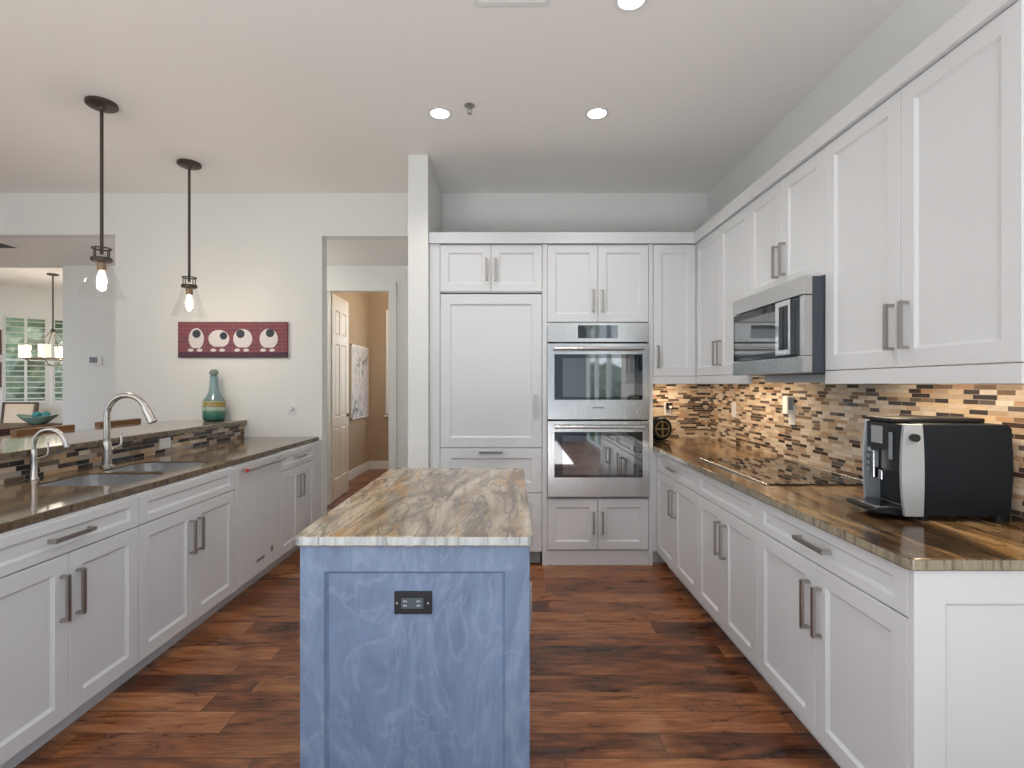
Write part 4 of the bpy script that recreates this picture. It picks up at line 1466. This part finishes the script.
def stool(label, loc):
    t = thing('bar_stool', label, 'bar stool', loc, 0, 'brown wooden bar stools behind the bar')
    for x, y in ((0.0, -0.2), (0.0, 0.2), (0.34, -0.19), (0.34, 0.19)):
        top_z = 1.05 if x < 0.1 else 0.66
        MB().tube([(x - (0.02 if x < 0.1 else -0.02), y, 0), (x, y, 0.66), (x, y, top_z)], [0.015, 0.018, 0.016], 10).build('leg', 'mid_wood', t, True)
    bx(0.0, 0.37, -0.215, 0.215, 0.665, 0.72, bev=0.015).build('seat', 'mid_wood', t)
    bx(-0.022, 0.022, -0.225, 0.225, 1.052, 1.096, bev=0.006).build('back_rail', 'mid_wood', t)
    bx(-0.014, 0.014, -0.2, 0.2, 0.86, 0.90, bev=0.005).build('back_slat', 'mid_wood', t)
    m = MB()
    m.tube([(0, -0.2, 0.25), (0.34, -0.19, 0.25), (0.34, 0.19, 0.25), (0, 0.2, 0.25)], 0.011, 8, True)
    m.build('footrest', 'mid_wood', t, True)
    return t


st = stool('brown wooden bar stool whose back rail shows behind the tall sink faucet', (-3.2, 4.235, 0))
dup(st, (-3.2, 3.56, 0), 'brown wooden bar stool whose back rail shows below the teal bowl')

tb = thing('dining_table', 'dark wooden dining table by the shuttered windows under the chandelier', 'table', (-8.05, 7.85, 0))
bx(-0.85, 0.80, -0.62, 0.72, 0.715, 0.75, bev=0.006).build('table_top', 'dark_wood', tb)
for x in (-0.7, 0.65):
    for y in (-0.5, 0.6):
        bx(x - 0.035, x + 0.035, y - 0.035, y + 0.035, 0, 0.714, bev=0.004).build('leg', 'dark_wood', tb)
bx(-0.7, 0.65, -0.5, 0.6, 0.63, 0.714, bev=0.004).build('apron', 'dark_wood', tb)


def dining_chair(label, loc, rz):
    t = thing('dining_chair', label, 'chair', loc, rz, 'cream upholstered dining chairs')
    bx(-0.25, 0.25, -0.24, 0.22, 0.44, 0.52, bev=0.025, seg=3).build('seat', 'cream', t)
    mx = Matrix.Translation((0, 0.23, 0.5)) @ Matrix.Rotation(R(-7), 4, 'X')
    MB().box(-0.235, 0.235, -0.035, 0.02, 0.05, 0.545, bev=0.015, mx=mx).build('backrest', 'cream', t)
    m = MB()
    m.box(-0.285, -0.24, -0.03, 0.025, -0.02, 0.57, bev=0.006, mx=mx)
    m.box(0.24, 0.285, -0.03, 0.025, -0.02, 0.57, bev=0.006, mx=mx)
    m.box(-0.285, 0.285, -0.03, 0.025, 0.55, 0.575, bev=0.006, mx=mx)
    m.build('back_frame', 'dark_wood', t)
    for x in (-0.22, 0.22):
        for y in (-0.2, 0.2):
            bx(x - 0.02, x + 0.02, y - 0.02, y + 0.02, 0, 0.439, bev=0.003).build('leg', 'dark_wood', t)
    return t


dc = dining_chair('cream dining chair with wooden back frame between table and shuttered window', (-8.55, 8.78, 0), R(4))

bo = thing('boat_bowl', 'long teal-green boat bowl on the dining table', 'bowl', (-7.57, 8.30, 0.7505))


def boat(sc, dz):
    rings = []
    for (rx, ry, z) in ((0.10, 0.06, 0.0), (0.14, 0.08, 0.015), (0.24, 0.12, 0.075), (0.315, 0.145, 0.13)):
        rings.append([(sc * rx * math.cos(2 * PI * i / 40), sc * ry * math.sin(2 * PI * i / 40), z + dz + (0.02 * math.cos(4 * PI * i / 40) * z / 0.13)) for i in range(40)])
    return rings


MB().rings(boat(1.0, 0.0) + list(reversed(boat(0.96, 0.008)))).build('bowl_shell', pbr('celadon_glaze', srgb(112, 134, 120), 0.25), bo, True)
teal = pbr('teal_glass', srgb(36, 118, 124), 0.1)
for (x, y, r, lb) in ((-0.01, 0.0, 0.062, 'left teal glass ball resting in the boat bowl'), (0.135, 0.0, 0.062, 'right teal glass ball resting in the boat bowl'), (0.06, 0.06, 0.03, 'small dark teal ball between the two larger balls in the bowl')):
    m = MB()
    m.lathe([(0.002, -r)] + [(r * math.sin(PI * i / 12), -r * math.cos(PI * i / 12)) for i in range(1, 12)] + [(0.002, r)], 20)
    tag(m.build('glass_ball', teal, None, True, loc=(bo.location.x + x, bo.location.y + y, 0.7505 + (0.05 if r > 0.05 else 0.06) + r + 0.028)), lb, 'ornament', 'teal glass balls')

cl = thing('chandelier', 'bronze ring chandelier with glowing glass cylinders over the dining table', 'chandelier', (-7.2, 8.155, 0))
MB().lathe([(0.075, CEIL - 0.001), (0.075, CEIL - 0.02), (0.02, CEIL - 0.03)], 28).build('canopy', 'bronze', cl, True)
MB().cyl((0, 0, CEIL - 0.02), (0, 0, 2.22), 0.010, n=12).build('rod', 'bronze', cl, True)
MB().lathe([(0.01, 2.26), (0.03, 2.24), (0.03, 2.20), (0.01, 2.18)], 18).build('hub', 'bronze', cl, True)
CR = 0.34
m = MB()
m.tube([(CR * math.cos(2 * PI * i / 48), CR * math.sin(2 * PI * i / 48), 1.78) for i in range(48)], 0.010, 8, True)
m.build('ring', 'bronze', cl, True)
for k in range(4):
    a = R(25 + 90 * k)
    c, s = math.cos(a), math.sin(a)
    if True:
        MB().tube([(0.02 * c, 0.02 * s, 2.22), (CR * c, CR * s, 1.79)], 0.007, 8).build('strut', 'bronze', cl, True)
    MB().tube([(CR * c, CR * s, 1.78), (CR * 0.6 * c, CR * 0.6 * s, 1.70), (0, 0, 1.68)], 0.007, 8).build('arm', 'bronze', cl, True)
    sh = MB().lathe([(0.072, 1.80), (0.075, 1.99), (0.072, 1.99), (0.069, 1.80)], 20, (CR * c, CR * s, 0), cap=False).build('glass_shade', 'lit_shade', cl, True)
    MB().lathe([(0.01, 1.79), (0.03, 1.84), (0.032, 1.90), (0.012, 1.95), (0.002, 1.955)], 16, (CR * c, CR * s, 0)).build('bulb', 'bulb', sh, True)
nl = bpy.data.lights.new('chandelier_glow', 'POINT')
nl.energy = 30
nl.color = (1.0, 0.88, 0.72)
nl.shadow_soft_size = 0.3
no = bpy.data.objects.new('chandelier_glow', nl)
no.location = (0, 0, 2.05)
COL.objects.link(no)
no.parent = cl

for z, lb in ((2.12, 'upper of two small reddish panels standing in for a further shuttered window'), (1.55, 'lower of two small reddish panels standing in for a further shuttered window')):
    p = thing('window_stand_in', lb, 'picture', tuple(nook @ Vector((-0.13, -0.001, z))), ND, 'reddish stand-in panels by the shutters')
    bx(-0.15, 0.15, -0.018, 0.0, -0.22, 0.22, bev=0.003).build('frame', 'dark_wood', p)  # framed panels stand in for the red-brown view through another window
    bx(-0.135, 0.135, -0.021, -0.0185, -0.205, 0.205).build('print', pbr('brick_red_panel', srgb(136, 74, 64), 0.7), p)

hl_ = bpy.data.lights.new('hall_fill', 'POINT')  # fill light without a fixture, added behind the wall to brighten the hall
hl_.energy = 13
hl_.color = (1.0, 0.97, 0.92)
hl_.shadow_soft_size = 0.12
ho = bpy.data.objects.new('hall_fill', hl_)
ho.location = (-2.7, 5.3, 2.3)
COL.objects.link(ho)
# unseen warm fill added to light the den beyond the door
dl = bpy.data.lights.new('den_fill', 'POINT')
dl.energy = 34
dl.color = (1.0, 0.91, 0.79)
dl.shadow_soft_size = 0.15
do = bpy.data.objects.new('den_fill', dl)
do.location = (-1.1, 7.4, 2.5)
COL.objects.link(do)
